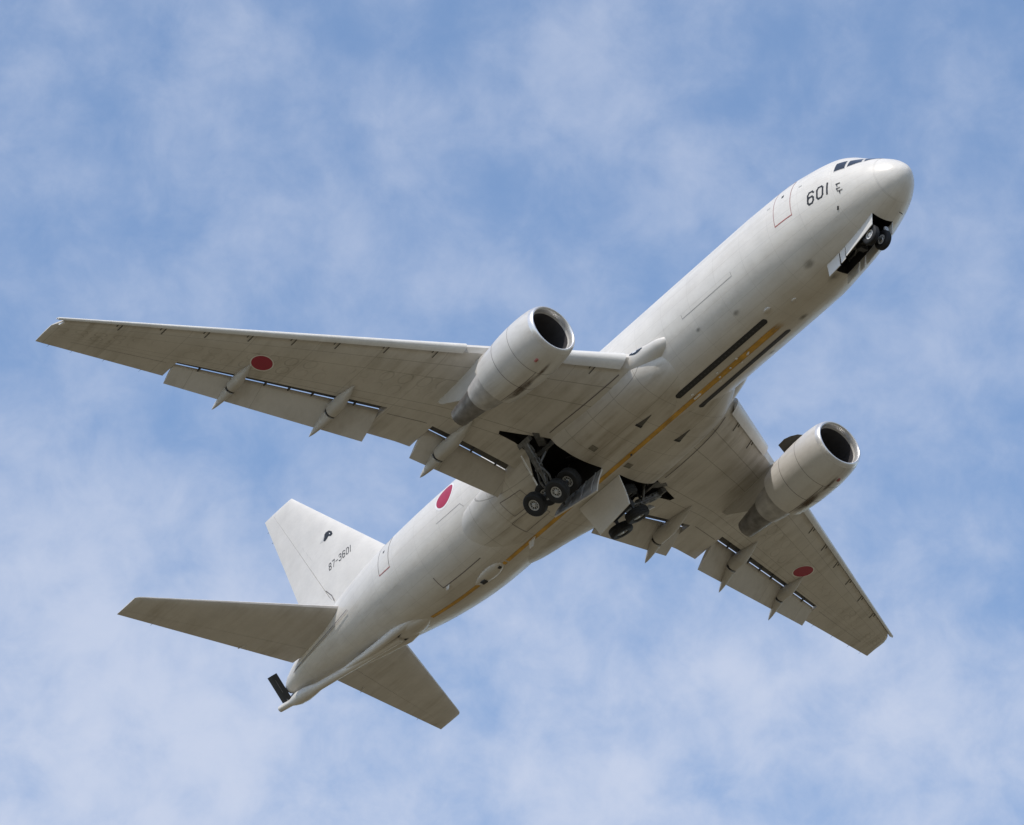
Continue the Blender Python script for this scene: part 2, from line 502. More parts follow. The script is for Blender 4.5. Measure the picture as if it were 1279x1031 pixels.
FAIR = [  # s, half width, bottom z
    (14.3, 1.20, -1.90), (15.2, 1.85, -2.36), (16.3, 2.45, -2.60), (17.4, 2.86, -2.69), (19.5, 3.08, -2.712), (22.0, 3.16, -2.715),
    (25.3, 3.12, -2.715), (26.6, 2.98, -2.715), (27.8, 2.76, -2.71), (28.8, 2.60, -2.69), (29.8, 2.42, -2.62), (30.8, 2.15, -2.42)]
_FS = [r[0] for r in FAIR]
def fair_sec(s): return _pchip(_FS, [r[1] for r in FAIR], s), _pchip(_FS, [r[2] for r in FAIR], s)
FZC = -0.95
def f_exp(s): return 2.7 if s < 25 else max(2.05, 2.7 - .18 * (s - 25))
def fair_pt(s, th):
    w, b = fair_sec(s)
    c, q = math.cos(th), math.sin(th)
    FN = f_exp(s)
    y = w * sg(c) * abs(c) ** (2 / FN)
    h = (FZC - b) if q < 0 else (0.75 if s < 25 else max(.3, .75 - .12 * (s - 25)))
    return (s, y, FZC + h * sg(q) * abs(q) ** (2 / FN))
def fus_low(s, y):
    a, zt, zb = fsec(s); zc = (zt + zb) / 2; h = (zt - zb) / 2
    return zc - h * math.sqrt(max(0, 1 - (y / a) ** 2))
def belly(s, y):
    z = fus_low(s, y)
    if FAIR[0][0] < s < FAIR[-1][0]:
        w, b = fair_sec(s)
        if abs(y) < w:
            z = min(z, FZC - (FZC - b) * (1 - (abs(y) / w) ** f_exp(s)) ** (1 / f_exp(s)))
    return z

# ------------------------------------------------------------------ root of the aircraft
plane = bpy.data.objects.new('tanker_aircraft', None)
COL.objects.link(plane)
plane.empty_display_size = 3
LOC = Matrix((A2W @ Vector((-1, 0, 0)), A2W @ Vector((0, -1, 0)), A2W @ Vector((0, 0, 1)))).transposed()
plane.matrix_world = Matrix.Translation(PLANE_ORIGIN) @ LOC.to_4x4()
plane['label'] = 'white twin engined military tanker jet with red discs climbing overhead, landing gear half retracted'
plane['category'] = 'airplane'

# ---- cutters for the wheel bays
def cutter(fn):
    mb = MB(); fn(mb)
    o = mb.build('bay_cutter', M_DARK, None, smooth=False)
    o.matrix_world = plane.matrix_world
    return o
cutters_main = []
NB0, NB1, NBW = 2.80, 6.02, 0.56
nose_cut = cutter(lambda m: m.box(((NB0 + NB1) / 2, 0, -2.2), ((NB1 - NB0) / 2, 0, 0), (0, NBW, 0), (0, 0, 1.25)))
BAY0, BAY1, HY = 22.30, 25.25, 0.50
for sd in (1, -1):
    poly = [(BAY0, HY * sd, 0), (22.50, 2.40 * sd, 0), (22.70, 3.05 * sd, 0), (23.30, 4.05 * sd, 0), (23.82, 4.95 * sd, 0),
            (24.02, 4.85 * sd, 0), (23.98, 4.0 * sd, 0), (24.12, 3.2 * sd, 0), (24.9, 2.3 * sd, 0), (BAY1, 1.5 * sd, 0), (BAY1, HY * sd, 0)]
    cutters_main.append(cutter(lambda m: m.prism([(p[0], p[1], -3.6) for p in poly], (0, 0, 2.55))))

# ---- fuselage
mb = MB()
st = [FUS[0][0] + 0.001]
s = FUS[0][0]
for d in (0.02, 0.05, 0.09, 0.14, 0.2, 0.28, 0.37, 0.47, 0.58, 0.7): st.append(FUS[0][0] + d)
s = st[-1]
while s < 46.7:
    s += 0.14 if s < 9 else 0.3
    st.append(min(s, 46.98))
NT = 112
secs = [[fpt(q, 2 * math.pi * k / NT) for k in range(NT)] for q in st]
mb.loft(secs)
fuselage = mb.build('fuselage', [M_WHITE, M_DARK], plane)
fuselage.matrix_parent_inverse.identity()
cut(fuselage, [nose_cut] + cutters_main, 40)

# ---- wing to body fairing
mb = MB()
ss = [14.3 + (30.8 - 14.3) * i / 90 for i in range(91)]
mb.loft([[fair_pt(q, 2 * math.pi * k / 72) for k in range(72)] for q in ss])
fairing = mb.build('wing_body_fairing', [M_FAIR, M_DARK], plane)
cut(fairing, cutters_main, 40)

# ------------------------------------------------------------------ surface patches on the fuselage
RF = 2.45
def onf(s, th, off): return fpt(s, th, off)
def band(mb, pts, width, off=0.006, mi=0, closed=False, sub=0.12):
    """ribbon along a polyline given in (s, v) with v = arc length round the hull"""
    pts = [Vector(p) for p in pts]
    if closed: pts = pts + [pts[0]]
    for a, b in zip(pts[:-1], pts[1:]):
        L = (b - a).length
        n = max(1, int(L / sub)); t = (b - a).normalized(); q = Vector((-t.y, t.x)) * width / 2
        a2 = a - t * width * 0.48; b2 = b + t * width * 0.48
        def fn(u, v, a2=a2, b2=b2, q=q):
            p = a2.lerp(b2, u) + q * (2 * v - 1)
            return onf(p.x, p.y / RF, off)
        mb.grid(fn, n, 1, mi)
def quad_patch(mb, c, n=8, off=0.006, mi=0):
    """four corners in (s, theta degrees): bl, tl, tr, br"""
    def fn(u, v):
        a = Vector(c[0]).lerp(Vector(c[3]), u); b = Vector(c[1]).lerp(Vector(c[2]), u); p = a.lerp(b, v)
        return onf(p.x, R_(p.y), off)
    mb.grid(fn, n, n, mi)

# cockpit windows, both sides
WIN = [[(3.61, 19.0), (3.60, 36.0), (3.16, 43.0), (3.13, 22.5)],
       [(3.02, 25.5), (3.05, 44.0), (2.58, 56.0), (2.47, 38.5)],
       [(2.36, 40.5), (2.50, 58.0), (2.02, 80.5), (1.86, 66.0)]]
for side in (1, -1):
    for c in WIN:
        cc = c if side == 1 else [(a, 180 - b) for a, b in c]
        mb = MB(); quad_patch(mb, cc, 8, 0.008)
        w = mb.build('cockpit_window', M_GLASS, fuselage, fix=False)
        cx = sum(p[0] for p in cc) / 4; cy = sum(p[1] for p in cc) / 4
        cs = [(cx + (p[0] - cx) * 1.13, cy + (p[1] - cy) * 1.13) for p in cc]
        mb = MB(); quad_patch(mb, cs, 8, 0.004)
        mb.build('window_frame', M_SEAL, fuselage, fix=False)

def door(name, s0, s1, t0, t1, side, edge_mat, lower_mat, wd=0.035):
    f = (lambda d: R_(d) * RF) if side == 1 else (lambda d: (math.pi - R_(d)) * RF)
    mb = MB()
    cs = [(s0, t0), (s0, t1), (s1, t1), (s1, t0)]
    if side == -1: cs = [(a, 180 - b) for a, b in cs]
    quad_patch(mb, cs, 10, 0.005, 0)
    band(mb, [(s0, f(t0)), (s0, f(t1))], wd, 0.008, 1)
    band(mb, [(s1, f(t0)), (s1, f(t1))], wd, 0.008, 1)
    band(mb, [(s0, f(t1)), (s1, f(t1))], wd, 0.008, 1)
    band(mb, [(s0, f(t0)), (s1, f(t0))], wd * 1.3, 0.009, 2)
    cxs = (s0 + s1) / 2; cyt = t0 + (t1 - t0) * 0.62
    c2 = [(cxs - .07, cyt - 1.6), (cxs - .07, cyt + 1.6), (cxs + .07, cyt + 1.6), (cxs + .07, cyt - 1.6)]
    if side == -1: c2 = [(a, 180 - b) for a, b in c2]
    quad_patch(mb, c2, 2, 0.010, 3)
    return mb.build(name, [M_WHITE, edge_mat, lower_mat, M_BLACK], fuselage, fix=False)
for side in (1, -1):
    door('cabin_door', 6.0, 7.02, -8.5, 42, side, M_PINK, M_DOORRED)
    door('cabin_door', 35.86, 36.78, -10.5, 33, side, M_LINE, M_DOORRED)

# thin outlines of cargo doors and service panels on the starboard side
def outline(name, pts, width, mat=M_LINE):
    mb = MB(); band(mb, [(a, R_(b) * RF) for a, b in pts], width, 0.006, 0)
    return mb.build(name, mat, fuselage, fix=False)
outline('cargo_hatch_joint', [(10.2, -15), (10.2, -19), (13.7, -19), (13.7, -15)], 0.028, M_JOINT)
outline('cargo_hatch_joint', [(31.9, -8.5), (30.1, -8.5), (29.9, -14)], 0.026, M_JOINT)
outline('cargo_hatch_joint', [(30.8, -66.5), (33.65, -66.5), (33.65, -52)], 0.042)
outline('radome_joint', [(1.82, t) for t in range(-90, 90, 8)], 0.016, M_WORN)

# white access light dots, probes, vents on the nose
mb = MB()
for s_, t_, w_ in ((3.34, -3.0, .09), (3.38, -9.5, .07), (3.30, -13.5, .08)):
    band(mb, [(s_, R_(t_) * RF), (s_ + .16, R_(t_ - .4) * RF)], w_ * .6, 0.02, 0)
    band(mb, [(s_ + .14, R_(t_) * RF), (s_ + .14, R_(t_ - 3.6) * RF)], .045, 0.02, 0)
mb.build('pitot_probe', M_BLACK, fuselage, fix=False)
mb = MB(); band(mb, [(3.79, R_(-32) * RF), (3.85, R_(-34.5) * RF)], .075, 0.015, 0)
mb.build('static_port', M_BLACK, fuselage, fix=False)
for s_, t_ in ((7.3, 20), (5.4, 22)):
    mb = MB(); band(mb, [(s_, R_(t_) * RF), (s_ + .12, R_(t_) * RF)], .07, 0.01, 0)
    mb.build('static_port', M_SEAL, fuselage, fix=False)
for s_, t_, r_ in ((6.53, -61, .34), (6.42, -92, .42), (11.0, -50, .22), (13.2, -38, .16), (9.2, -104, .3), (12.1, -118, .2)):
    mb = MB()
    def fn(u, v):
        return onf(s_ + r_ * 1.3 * (2 * u - 1), R_(t_) + r_ * .8 * (2 * v - 1) / RF, 0.006)
    mb.patch(fn, 6, 6)
    mb.build('exhaust_stain', M_STAIN, fuselage, fix=False)

# ---- lettering as stroked glyphs
GL = {'6': [[(.9, .86), (.72, 1), (.28, 1), (.1, .82), (.1, .18), (.28, 0), (.72, 0), (.9, .18), (.9, .40), (.72, .56), (.28, .56), (.1, .42)]],
      '0': [[(.28, 0), (.1, .18), (.1, .82), (.28, 1), (.72, 1), (.9, .82), (.9, .18), (.72, 0), (.28, 0)]],
      '1': [[(.5, 0), (.5, 1)]],
      '8': [[(.28, .53), (.12, .68), (.12, .86), (.28, 1), (.72, 1), (.88, .86), (.88, .68), (.72, .53), (.28, .53), (.1, .37), (.1, .16), (.28, 0), (.72, 0), (.9, .16), (.9, .37), (.72, .53)]],
      '7': [[(.1, 1), (.9, 1), (.45, 0)]],
      '-': [[(.1, .48), (.85, .48)]],
      '3': [[(.1, .86), (.28, 1), (.72, 1), (.9, .84), (.9, .68), (.72, .54), (.45, .54)], [(.72, .54), (.9, .38), (.9, .16), (.72, 0), (.28, 0), (.1, .14)]]}
def glyph_strokes(text, w, h, gap):
    x = 0
    for ch in text:
        cw = w * (.34 if ch == '1' else (.8 if ch == '-' else 1))
        for st_ in GL[ch]: yield [(x + px * cw, py * h) for px, py in st_]
        x += cw + gap
def text_len(text, w, gap): return sum(w * (.34 if c == '1' else (.8 if c == '-' else 1)) + gap for c in text) - gap
for side in (1, -1):
    mb = MB(); L = text_len('601', .38, .13)
    for st_ in glyph_strokes('601', .38, .58, .13):
        if side == 1: pts = [(5.11 - x - .11 * y / .58, R_(-10.4) * RF + y) for x, y in st_]
        else: pts = [(5.11 - L + x - .11 * y / .58, math.pi * RF - (R_(-10.4) * RF + y)) for x, y in st_]
        band(mb, pts, .088, 0.007)
    mb.build('nose_number', M_BLACK, fuselage, fix=False)

def disc_on(fn, r0, r1, name, parent):
    """red disc with a white ring: fn(u, v, off) maps metres on the skin to a point"""
    mb = MB()
    mb.grid(lambda a, r: fn(r1 * r * math.cos(2 * math.pi * a), r1 * r * math.sin(2 * math.pi * a), .006), 48, 6, 0)
    o = mb.build(name, M_RWHITE, parent, fix=False)
    mb = MB()
    mb.grid(lambda a, r: fn(r0 * r * math.cos(2 * math.pi * a), r0 * r * math.sin(2 * math.pi * a), .011), 48, 6, 0)
    mb.build('insignia_disc', M_RED, parent, fix=False)
    return o
for side in (1, -1):
    th0 = R_(17.5)
    disc_on(lambda u, v, o: onf(31.25 + u, (th0 + v / RF) if side == 1 else math.pi - (th0 + v / RF), o), .60, .70, 'insignia_ring', fuselage)

# ---- belly stripe, director lights, small fittings underneath
def belly_strip(mb, s0, s1, y0, w, off=0.008, mi=0, n=None, round_ends=False, w1=None, nv=3):
    n = n or max(2, int((s1 - s0) / .15))
    w1 = w if w1 is None else w1
    def fn(u, v):
        s_ = s0 + (s1 - s0) * u; ww = w + (w1 - w) * u
        if round_ends:
            e = min(s_ - s0, s1 - s_)
            if e < w / 2: ww *= math.sqrt(max(0.02, 1 - (1 - 2 * e / w) ** 2))
        y_ = y0 + ww * (v - .5)
        return (s_, y_, belly(s_, y_) - off)
    mb.grid(fn, n, nv, mi)
for k_, (a, b, w0, w1) in enumerate(((9.75, 15.6, .40, .30), (15.6, 30.1, .30, .24), (30.2, 30.4, .24, .24), (32.3, 35.9, .24, .22))):
    mb = MB(); n_ = int((b - a) / .15); belly_strip(mb, a, b, 0, w0, .007, w1=w1, n=n_, nv=4)
    for q in range(len(mb.v)):
        i_, j_ = divmod(q, 5); mb.uv[q] = (((b - a) * i_ / n_) if k_ == 0 else 5.0, j_ / 4)
    mb.build('centre_stripe', M_YELLOW, fuselage, fix=False)
for y0 in (.655, -.655):
    mb = MB(); belly_strip(mb, 10.2, 16.62, y0, .275, .010, n=90, round_ends=True)
    o = mb.build('director_light_strip', M_BLACK, fuselage, fix=False)
    for k in range(24):
        s_ = 10.6 + k * .245
        mb = MB(); belly_strip(mb, s_, s_ + .10, y0, .06, .016, 0, 2)
        mb.build('director_lamp', M_PIPE, fuselage, fix=False)
for s_, y_ in ((12.95, .17), (13.05, -.2), (13.6, 0), (14.35, 0), (14.2, .27), (14.6, -.22), (16.0, .26)):
    mb = MB(); mb.box((s_, y_, belly(s_, y_) - .02), (.045, 0, 0), (0, .035, 0), (0, 0, .02))
    mb.build('marker_light', M_LAMP, fuselage)
mb = MB(); mb.box((15.95, .02, belly(15.95, 0) - .03), (.22, 0, 0), (0, .04, 0), (0, 0, .03))
mb.build('marker_light', M_LAMP, fuselage)

def blister(name, s0, s1, y0, hw, hh, mat=M_WHITE, parent=None):
    mb = MB(); secs = []
    for i in range(15):
        u = i / 14; k = max(.03, math.sin(math.pi * u ** .8)) ** .6
        s_ = s0 + (s1 - s0) * u
        zc = belly(s_, y0)
        secs.append([(s_, y0 + hw * k * math.cos(2 * math.pi * j / 20), zc + hh * k * math.sin(2 * math.pi * j / 20)) for j in range(20)])
    mb.loft(secs)
    return mb.build(name, mat, parent or fuselage)
blister('belly_blister', 30.35, 32.35, .12, .36, .22)
mb = MB(); mb.box((31.75, .12, belly(31.75, .12) - .21), (.14, .02, 0), (-.01, .11, 0), (0, 0, .03)); mb.build('lamp_window', M_BLACK, fuselage)
mb = MB(); mb.box((30.55, .12, belly(30.55, .1) - .14), (.07, 0, 0), (0, .07, 0), (0, 0, .03)); mb.build('lamp_window', M_BLACK, fuselage)
blister('belly_blister', 9.55, 10.0, .95, .12, .08)
blister('belly_blister', 8.3, 8.65, .5, .1, .06)
def blade(name, s_, y_, ch, h, mat=M_WHITE):
    z = belly(s_, y_) + .05
    mb = MB(); secs = []
    for k, c, dx in ((0, 1, 0), (.8, .62, .45), (1, .45, .58)):
        a = s_ + ch * dx * .8; L = ch * c
        secs.append([(a, y_, z - h * k), (a + L * .3, y_ + .035, z - h * k), (a + L, y_, z - h * k), (a + L * .3, y_ - .035, z - h * k)])
    mb.loft(secs); mb.build(name, mat, fuselage)
blade('blade_antenna', 27.9, .02, .55, .48)
blade('blade_antenna', 12.2, -.0, .28, .16)
blade('drain_mast', 33.2, .95, .3, .25)
blade('drain_mast', 20.7, -.02, .2, .12, M_PIPE)
mb = MB(); mb.tube((2.35, -.55, belly(2.35, -.55) + .05), (2.2, -.6, belly(2.35, -.55) - .16), .018); mb.build('pitot_probe', M_PIPE, fuselage)

# flush air inlets and outlets in the fairing
for y0 in (.93, -1.25):
    mb = MB()
    mb.grid(lambda u, v: (18.1 + 1.0 * u, y0 + (.03 + .30 * u) * (v - .5), belly(18.1 + u, y0 + .3 * u * (v - .5)) - .008), 8, 2)
    mb.build('air_inlet', M_COVE, fairing, fix=False)
    mb = MB()
    mb.grid(lambda u, v: (18.95 + .15 * u, y0 + .33 * (v - .5), belly(18.95 + .15 * u, y0 + .33 * (v - .5)) - .012), 2, 2)
    mb.build('inlet_throat', M_BLACK, fairing, fix=False)
for s0, y0 in ((21.3, 1.62), (21.4, -.42)):
    mb = MB(); belly_strip(mb, s0 - .02, s0 + .32, y0, .34, .010, 0, 2)
    mb.build('outlet_grille', M_SPOT, fairing, fix=False)
for s0, s1, y0, y1 in ((25.9, 27.4, 1.55, 2.35), (26.1, 27.9, .55, 1.35)):
    mb = MB()
    for a, b, c, d in ((s0, s1, y0, .025), (s0, s1, y1, .025)): belly_strip(mb, a, b, c, d, .009)
    for a in (s0, s1): belly_strip(mb, a, a + .025, (y0 + y1) / 2, y1 - y0, .009, n=2, nv=6)
    mb.build('panel_joint', M_LINE, fairing, fix=False)

# ------------------------------------------------------------------ wings
SEMI = 23.80
def w_le(y):
    s_ = 16.93 + (y - 3.13) * .664
    if y > 23.3: s_ += .50 * ((y - 23.3) / .5) ** 2
    return s_
def w_te(y):
    if y <= 7.4: return 26.9 + .09 * (y - 2)
    return max(27.386 + .20 * (y - 7.4) if y < 8.6 else 0, 30.73 + .314 * (y - 18.18))
def w_z(y): return -1.04 + .1485 * (y - 3.13)
def w_inc(y): return R_(3.4 - 2.8 * min(1, max(0, (y - 2.5) / 21)))
def w_t(y): return .145 - .04 * min(1, max(0, (y - 2.5) / 9))
def foil_t(c, t): return 5 * t * (.2969 * math.sqrt(max(c, 0)) - .126 * c - .3516 * c * c + .2843 * c ** 3 - .1015 * c ** 4)
def camber(c): return .018 * 4 * c * (1 - c) * (0.6 + .8 * c)
def wing_pt(y, c, up):
    le, te = w_le(y), w_te(y); ch = te - le
    zc = w_z(y) - math.tan(w_inc(y)) * c * ch + camber(c) * ch
    h = foil_t(c, w_t(y)) * ch + .006
    if y > 23.3: h *= math.sqrt(max(.02, 1 - ((y - 23.3) / .52) ** 2))
    return (le + c * ch, y, zc + (h if up else -h))
def wing_low(s_, y):
    c = (s_ - w_le(y)) / (w_te(y) - w_le(y))
    return wing_pt(y, min(max(c, 0.0), 1.0), False)[2]
C0 = .035
def cossp(n, a, b): return [a + (b - a) * (1 - math.cos(math.pi * i / n)) / 2 for i in range(n + 1)]
def cove(y):
    """(lower lip chord, spoiler edge chord) where a flap is let down, else None"""
    if 2.6 <= y <= 7.3: k = (y - 2.6) / 4.7; return .845 + (.77 - .845) * k, .905 + (.842 - .905) * k
    if 9.5 <= y <= 18.25: k = (y - 9.5) / 8.75; return .700 - .010 * k, .785 - .018 * k
    return None
def wing_section(y, cv, sd):
    pts = []; uv = []
    cU = cv[1] if cv else 1.0; cL = cv[0] if cv else .72
    for c in reversed(cossp(16, C0, cU)):
        pts.append(wing_pt(y, c, True)); uv.append((c, y))
    a = pts[-1]
    b = wing_pt(y, C0, False)
    m = ((a[0] + b[0]) / 2 - .35 * (a[2] - b[2]), y, (a[2] + b[2]) / 2)
    pts.append(m); uv.append((C0, y))
    for c in cossp(14, C0, cL):
        pts.append(wing_pt(y, c, False)); uv.append((c, y))
    if cv:
        ch = w_te(y) - w_le(y)
        for c, k in ((cL + .004, .35), (cL + .012, .75), (cU - .004, 1.0), (cU, 1.0)):
            u = wing_pt(y, c, True); l = wing_pt(y, cL, False)
            zt = u[2] - .045
            pts.append((u[0], y, l[2] + (zt - l[2]) * k if k < 1 else zt)); uv.append((c, y))
    else:
        for c in (.80, .87, .94, 1.0):
            pts.append(wing_pt(y, c, False)); uv.append((c, y))
    return [(p[0], p[1] * sd, p[2]) for p in pts], uv

def flap_section(y, F0, F1, sd, thick=.15, n=9):
    F0 = Vector((F0[0], 0, F0[1])); F1 = Vector((F1[0], 0, F1[1]))
    d = F1 - F0; L = d.length; d.normalize(); q = Vector((-d.z, 0, d.x))
    if q.z < 0: q = -q
    pts = []
    for c in reversed(cossp(n, 0, 1)):
        p = F0 + d * L * c + q * (foil_t(c, thick) * L * 1.25 + .004); pts.append((p.x, y * sd, p.z))
    for c in cossp(n, 0, 1)[1:]:
        p = F0 + d * L * c - q * (foil_t(c, thick) * L * .6 + .004); pts.append((p.x, y * sd, p.z))
    return pts
SLOT = -0.02
def flap_nose(y, drop=SLOT):
    cU = cove(y)[1]
    u = wing_pt(y, cU, True)
    return (u[0] + .005, u[2] - .045 - drop - .075)
def lerp(a, b, k): return a + (b - a) * k
FL_IN = ((2.65, 7.28), lambda y: (lerp(27.15, 27.5, (y - 2.45) / 4.95), lerp(-2.05, -1.36, (y - 2.45) / 4.95)))
FL_OUT = ((9.53, 18.22), lambda y: (lerp(27.80, 30.70, (y - 9.04) / 8.96), lerp(-1.12, .66, (y - 9.04) / 8.96)))

def make_wing(sd):
    e = 1e-3
    ys = [1.0, 2.0, (2.6 - e, 0), 2.6, 3.6, 4.8, 6.0, 7.3, (7.3 + e, 0), 8.0, 8.6, (9.5 - e, 0), 9.5, 11, 12.5, 14, 15.5, 17, 18.25,
          (18.25 + e, 0), 19.5, 21, 22.3, 23.0, 23.3, 23.42, 23.53, 23.63, 23.71, 23.77, 23.80]
    secs = []; uvs = []
    for q in ys:
        y = q[0] if isinstance(q, tuple) else q
        cv = None if isinstance(q, tuple) else cove(y)
        a, u = wing_section(y, cv, sd); secs.append(a); uvs.append(u)
    mb = MB(); mb.loft(secs, uvs=uvs)
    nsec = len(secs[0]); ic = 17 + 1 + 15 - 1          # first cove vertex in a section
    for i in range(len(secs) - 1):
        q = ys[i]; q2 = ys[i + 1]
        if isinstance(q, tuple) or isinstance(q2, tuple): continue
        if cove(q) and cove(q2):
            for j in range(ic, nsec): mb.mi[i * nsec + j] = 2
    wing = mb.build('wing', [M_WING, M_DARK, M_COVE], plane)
    cut(wing, [cutters_main[0 if sd == 1 else 1]], 30)
    # flaps
    for (y0, y1), te in (FL_IN, FL_OUT):
        mb = MB()
        mb.loft([flap_section(y, flap_nose(y), te(y), sd) for y in [y0 + (y1 - y0) * i / 6 for i in range(7)]])
        mb.build('flap', M_FLAP, wing)
    # flap brackets seen in the slot
    for y in (3.6, 4.9, 10.6, 12.4, 13.4, 14.4, 17.2):
        a = wing_pt(y, cove(y)[0] + .01, True); b = flap_nose(y)
        mb = MB(); mb.box(((a[0] + b[0]) / 2 + .12, y * sd, (a[2] + b[1]) / 2 - .12), ((b[0] - a[0]) / 2 + .06, 0, 0), (0, .025, 0), (0, 0, .05))
        mb.build('flap_bracket', M_COVE, wing)
    # slats
    for y0, y1 in ((3.15, 6.95), (8.95, 23.82)):
        secs = []
        for i in range(13):
            yt = y0 + (y1 - y0) * i / 12
            y = min(yt, 23.3); dy = yt - y
            out_ = [wing_pt(y, c, True) for c in (.115, .085, .06, .04, .022, .01, .003)] + [wing_pt(y, 0, True)] + \
                   [wing_pt(y, c, False) for c in (.003, .01, .022, .036, .05)]
            ins = [wing_pt(y, c, False) for c in (.047, .036)] + [wing_pt(y, .03, False)] + [wing_pt(y, c, True) for c in (.028, .04, .06, .085, .112)]
            th = w_te(y) - w_le(y)
            ins = [(p[0] + .012 * (1 if j in (2, 3) else 0), p[1], p[2] + (.02 if j < 3 else -.03)) for j, p in enumerate(ins)]
            dz = -.012 * th ** .7
            secs.append([(p[0] - .13 + .664 * dy, (p[1] + dy) * sd, p[2] + dz - .02 + .1485 * dy) for p in out_ + ins])
        mb = MB(); mb.loft(secs)
        mb.build('slat', M_SLAT, wing)
    for y in (4.0, 5.6, 9.8, 11.6, 13.4, 15.0, 16.6, 18.2, 19.8, 21.4):
        mb = MB()
        ch = w_te(y) - w_le(y)
        s0 = w_le(y) + .036 * ch; L = .30 + .025 * ch
        for dy, ll in ((0, L), (.16, L * .6)):
            mb.grid(lambda u, v: (s0 + ll * u, (y + dy + .05 * (v - .5) + .1 * u * ll) * sd, wing_low(s0 + ll * u, y + dy) - .010), 4, 1)
        mb.build('slat_track', M_COVE, wing, fix=False)
    # insignia under the wing
    ins_c = (27.17, 15.39)
    disc_on(lambda u, v, o: (ins_c[0] + u, (ins_c[1] + v) * sd, wing_low(ins_c[0] + u, ins_c[1] + v) - o), .475, .535, 'insignia_ring', wing)
    # canoe fairings over the flap tracks, the rear cone carried down by the flap
    for f, r, t, hw, hd in (((27.55, 15.7, 0), (29.22, 15.64, 0), (30.50, 15.85, -.03), .25, .40),
                            ((25.75, 11.45, 0), (27.58, 11.40, 0), (29.05, 11.65, -.87), .29, .50),
                            ((24.1, 6.2, 0), (26.68, 6.2, 0), (27.98, 6.38, -1.82), .31, .52)):
        secs = []
        zr = None
        for i in range(13):
            u = i / 12; s_ = lerp(f[0], r[0], u); y_ = lerp(f[1], r[1], u)
            k = max(.04, min(1, u / .62)) ** .72
            zl = wing_low(min(s_, w_le(y_) + .70 * (w_te(y_) - w_le(y_))), y_)
            drop = hd * k * (1.0 - .10 * max(0, u - .7))
            top = zl + .12 * k; bot = zl - drop - .05 * u
            ring_ = []
            for j in range(18):
                a = 2 * math.pi * j / 18
                ca, sa = math.cos(a), math.sin(a)
                ring_.append((s_, (y_ + hw * k * sg(ca) * abs(ca) ** .8) * sd, (top + bot) / 2 + (top - bot) / 2 * sg(sa) * abs(sa) ** .9))
            secs.append(ring_); zr = (top, bot, y_)
        mb = MB(); mb.loft(secs)
        mb.build('flap_track_fairing', [M_CANOE], wing)
        mb = MB(); secs = []
        s0 = r[0] + .17; z0 = (zr[0] + zr[1]) / 2 - .02; h0 = (zr[0] - zr[1]) / 2
        for i in range(9):
            u = i / 8; k = (1 - u) ** .72 * .99 + .01
            s_ = lerp(s0, t[0], u); y_ = lerp(r[1], t[1], u); zc = lerp(z0 - .05, t[2], u)
            secs.append([(s_ + .10 * math.sin(2 * math.pi * j / 16) * (1 - u), (y_ + hw * .92 * k * math.cos(2 * math.pi * j / 16)) * sd, zc + h0 * k * math.sin(2 * math.pi * j / 16)) for j in range(16)])
        mb.loft(secs); mb.build('fairing_cone', M_CANOE, wing)
        mb = MB(); mb.box((r[0] + .10, r[1] * sd, z0 + .02), (.17, 0, 0), (0, hw * .70, 0), (0, 0, h0 * .75)); mb.build('track_linkage', M_PIPE, wing)
    # aileron joint, wing tip lamp, static wicks
    for y0, y1, c in ((18.6, 22.6, .74), (7.6, 9.3, .76)):
        mb = MB()
        def fn(u, v):
            y = lerp(y0, y1, u); s_ = w_le(y) + (c + .004 * (v - .5)) * (w_te(y) - w_le(y)); return (s_, y * sd, wing_low(s_, y) - .008)
        mb.grid(fn, 20, 1)
        mb.build('aileron_joint', M_LINE, wing, fix=False)
    mb = MB()
    p = wing_pt(23.52, .12, False); mb.box((p[0] - .03, p[1] * sd, p[2] + .02), (.14, .06 * sd, 0), (-.02, .05 * sd, 0), (0, 0, .05)); mb.build('wing_tip_lamp', M_LAMP, wing)
    for y in (19.2, 20.8, 22.2, 23.2):
        p = wing_pt(y, 1, False); mb = MB(); mb.tube((p[0] - .02, y * sd, p[2]), (p[0] + .16, (y + .02) * sd, p[2]), .008, .004, 6); mb.build('static_wick', M_PIPE, wing)
    mb = MB()
    def fnj(u, v):
        s_ = lerp(17.6, 22.4, u); y = fair_sec(s_)[0] - .02 + .045 * v + .10; return (s_, y * sd, wing_low(s_, y) - .012)
    mb.grid(fnj, 24, 1); mb.build('wing_root_joint', M_LINE, wing, fix=False)
    return wing
wings = {sd: make_wing(sd) for sd in (1, -1)}

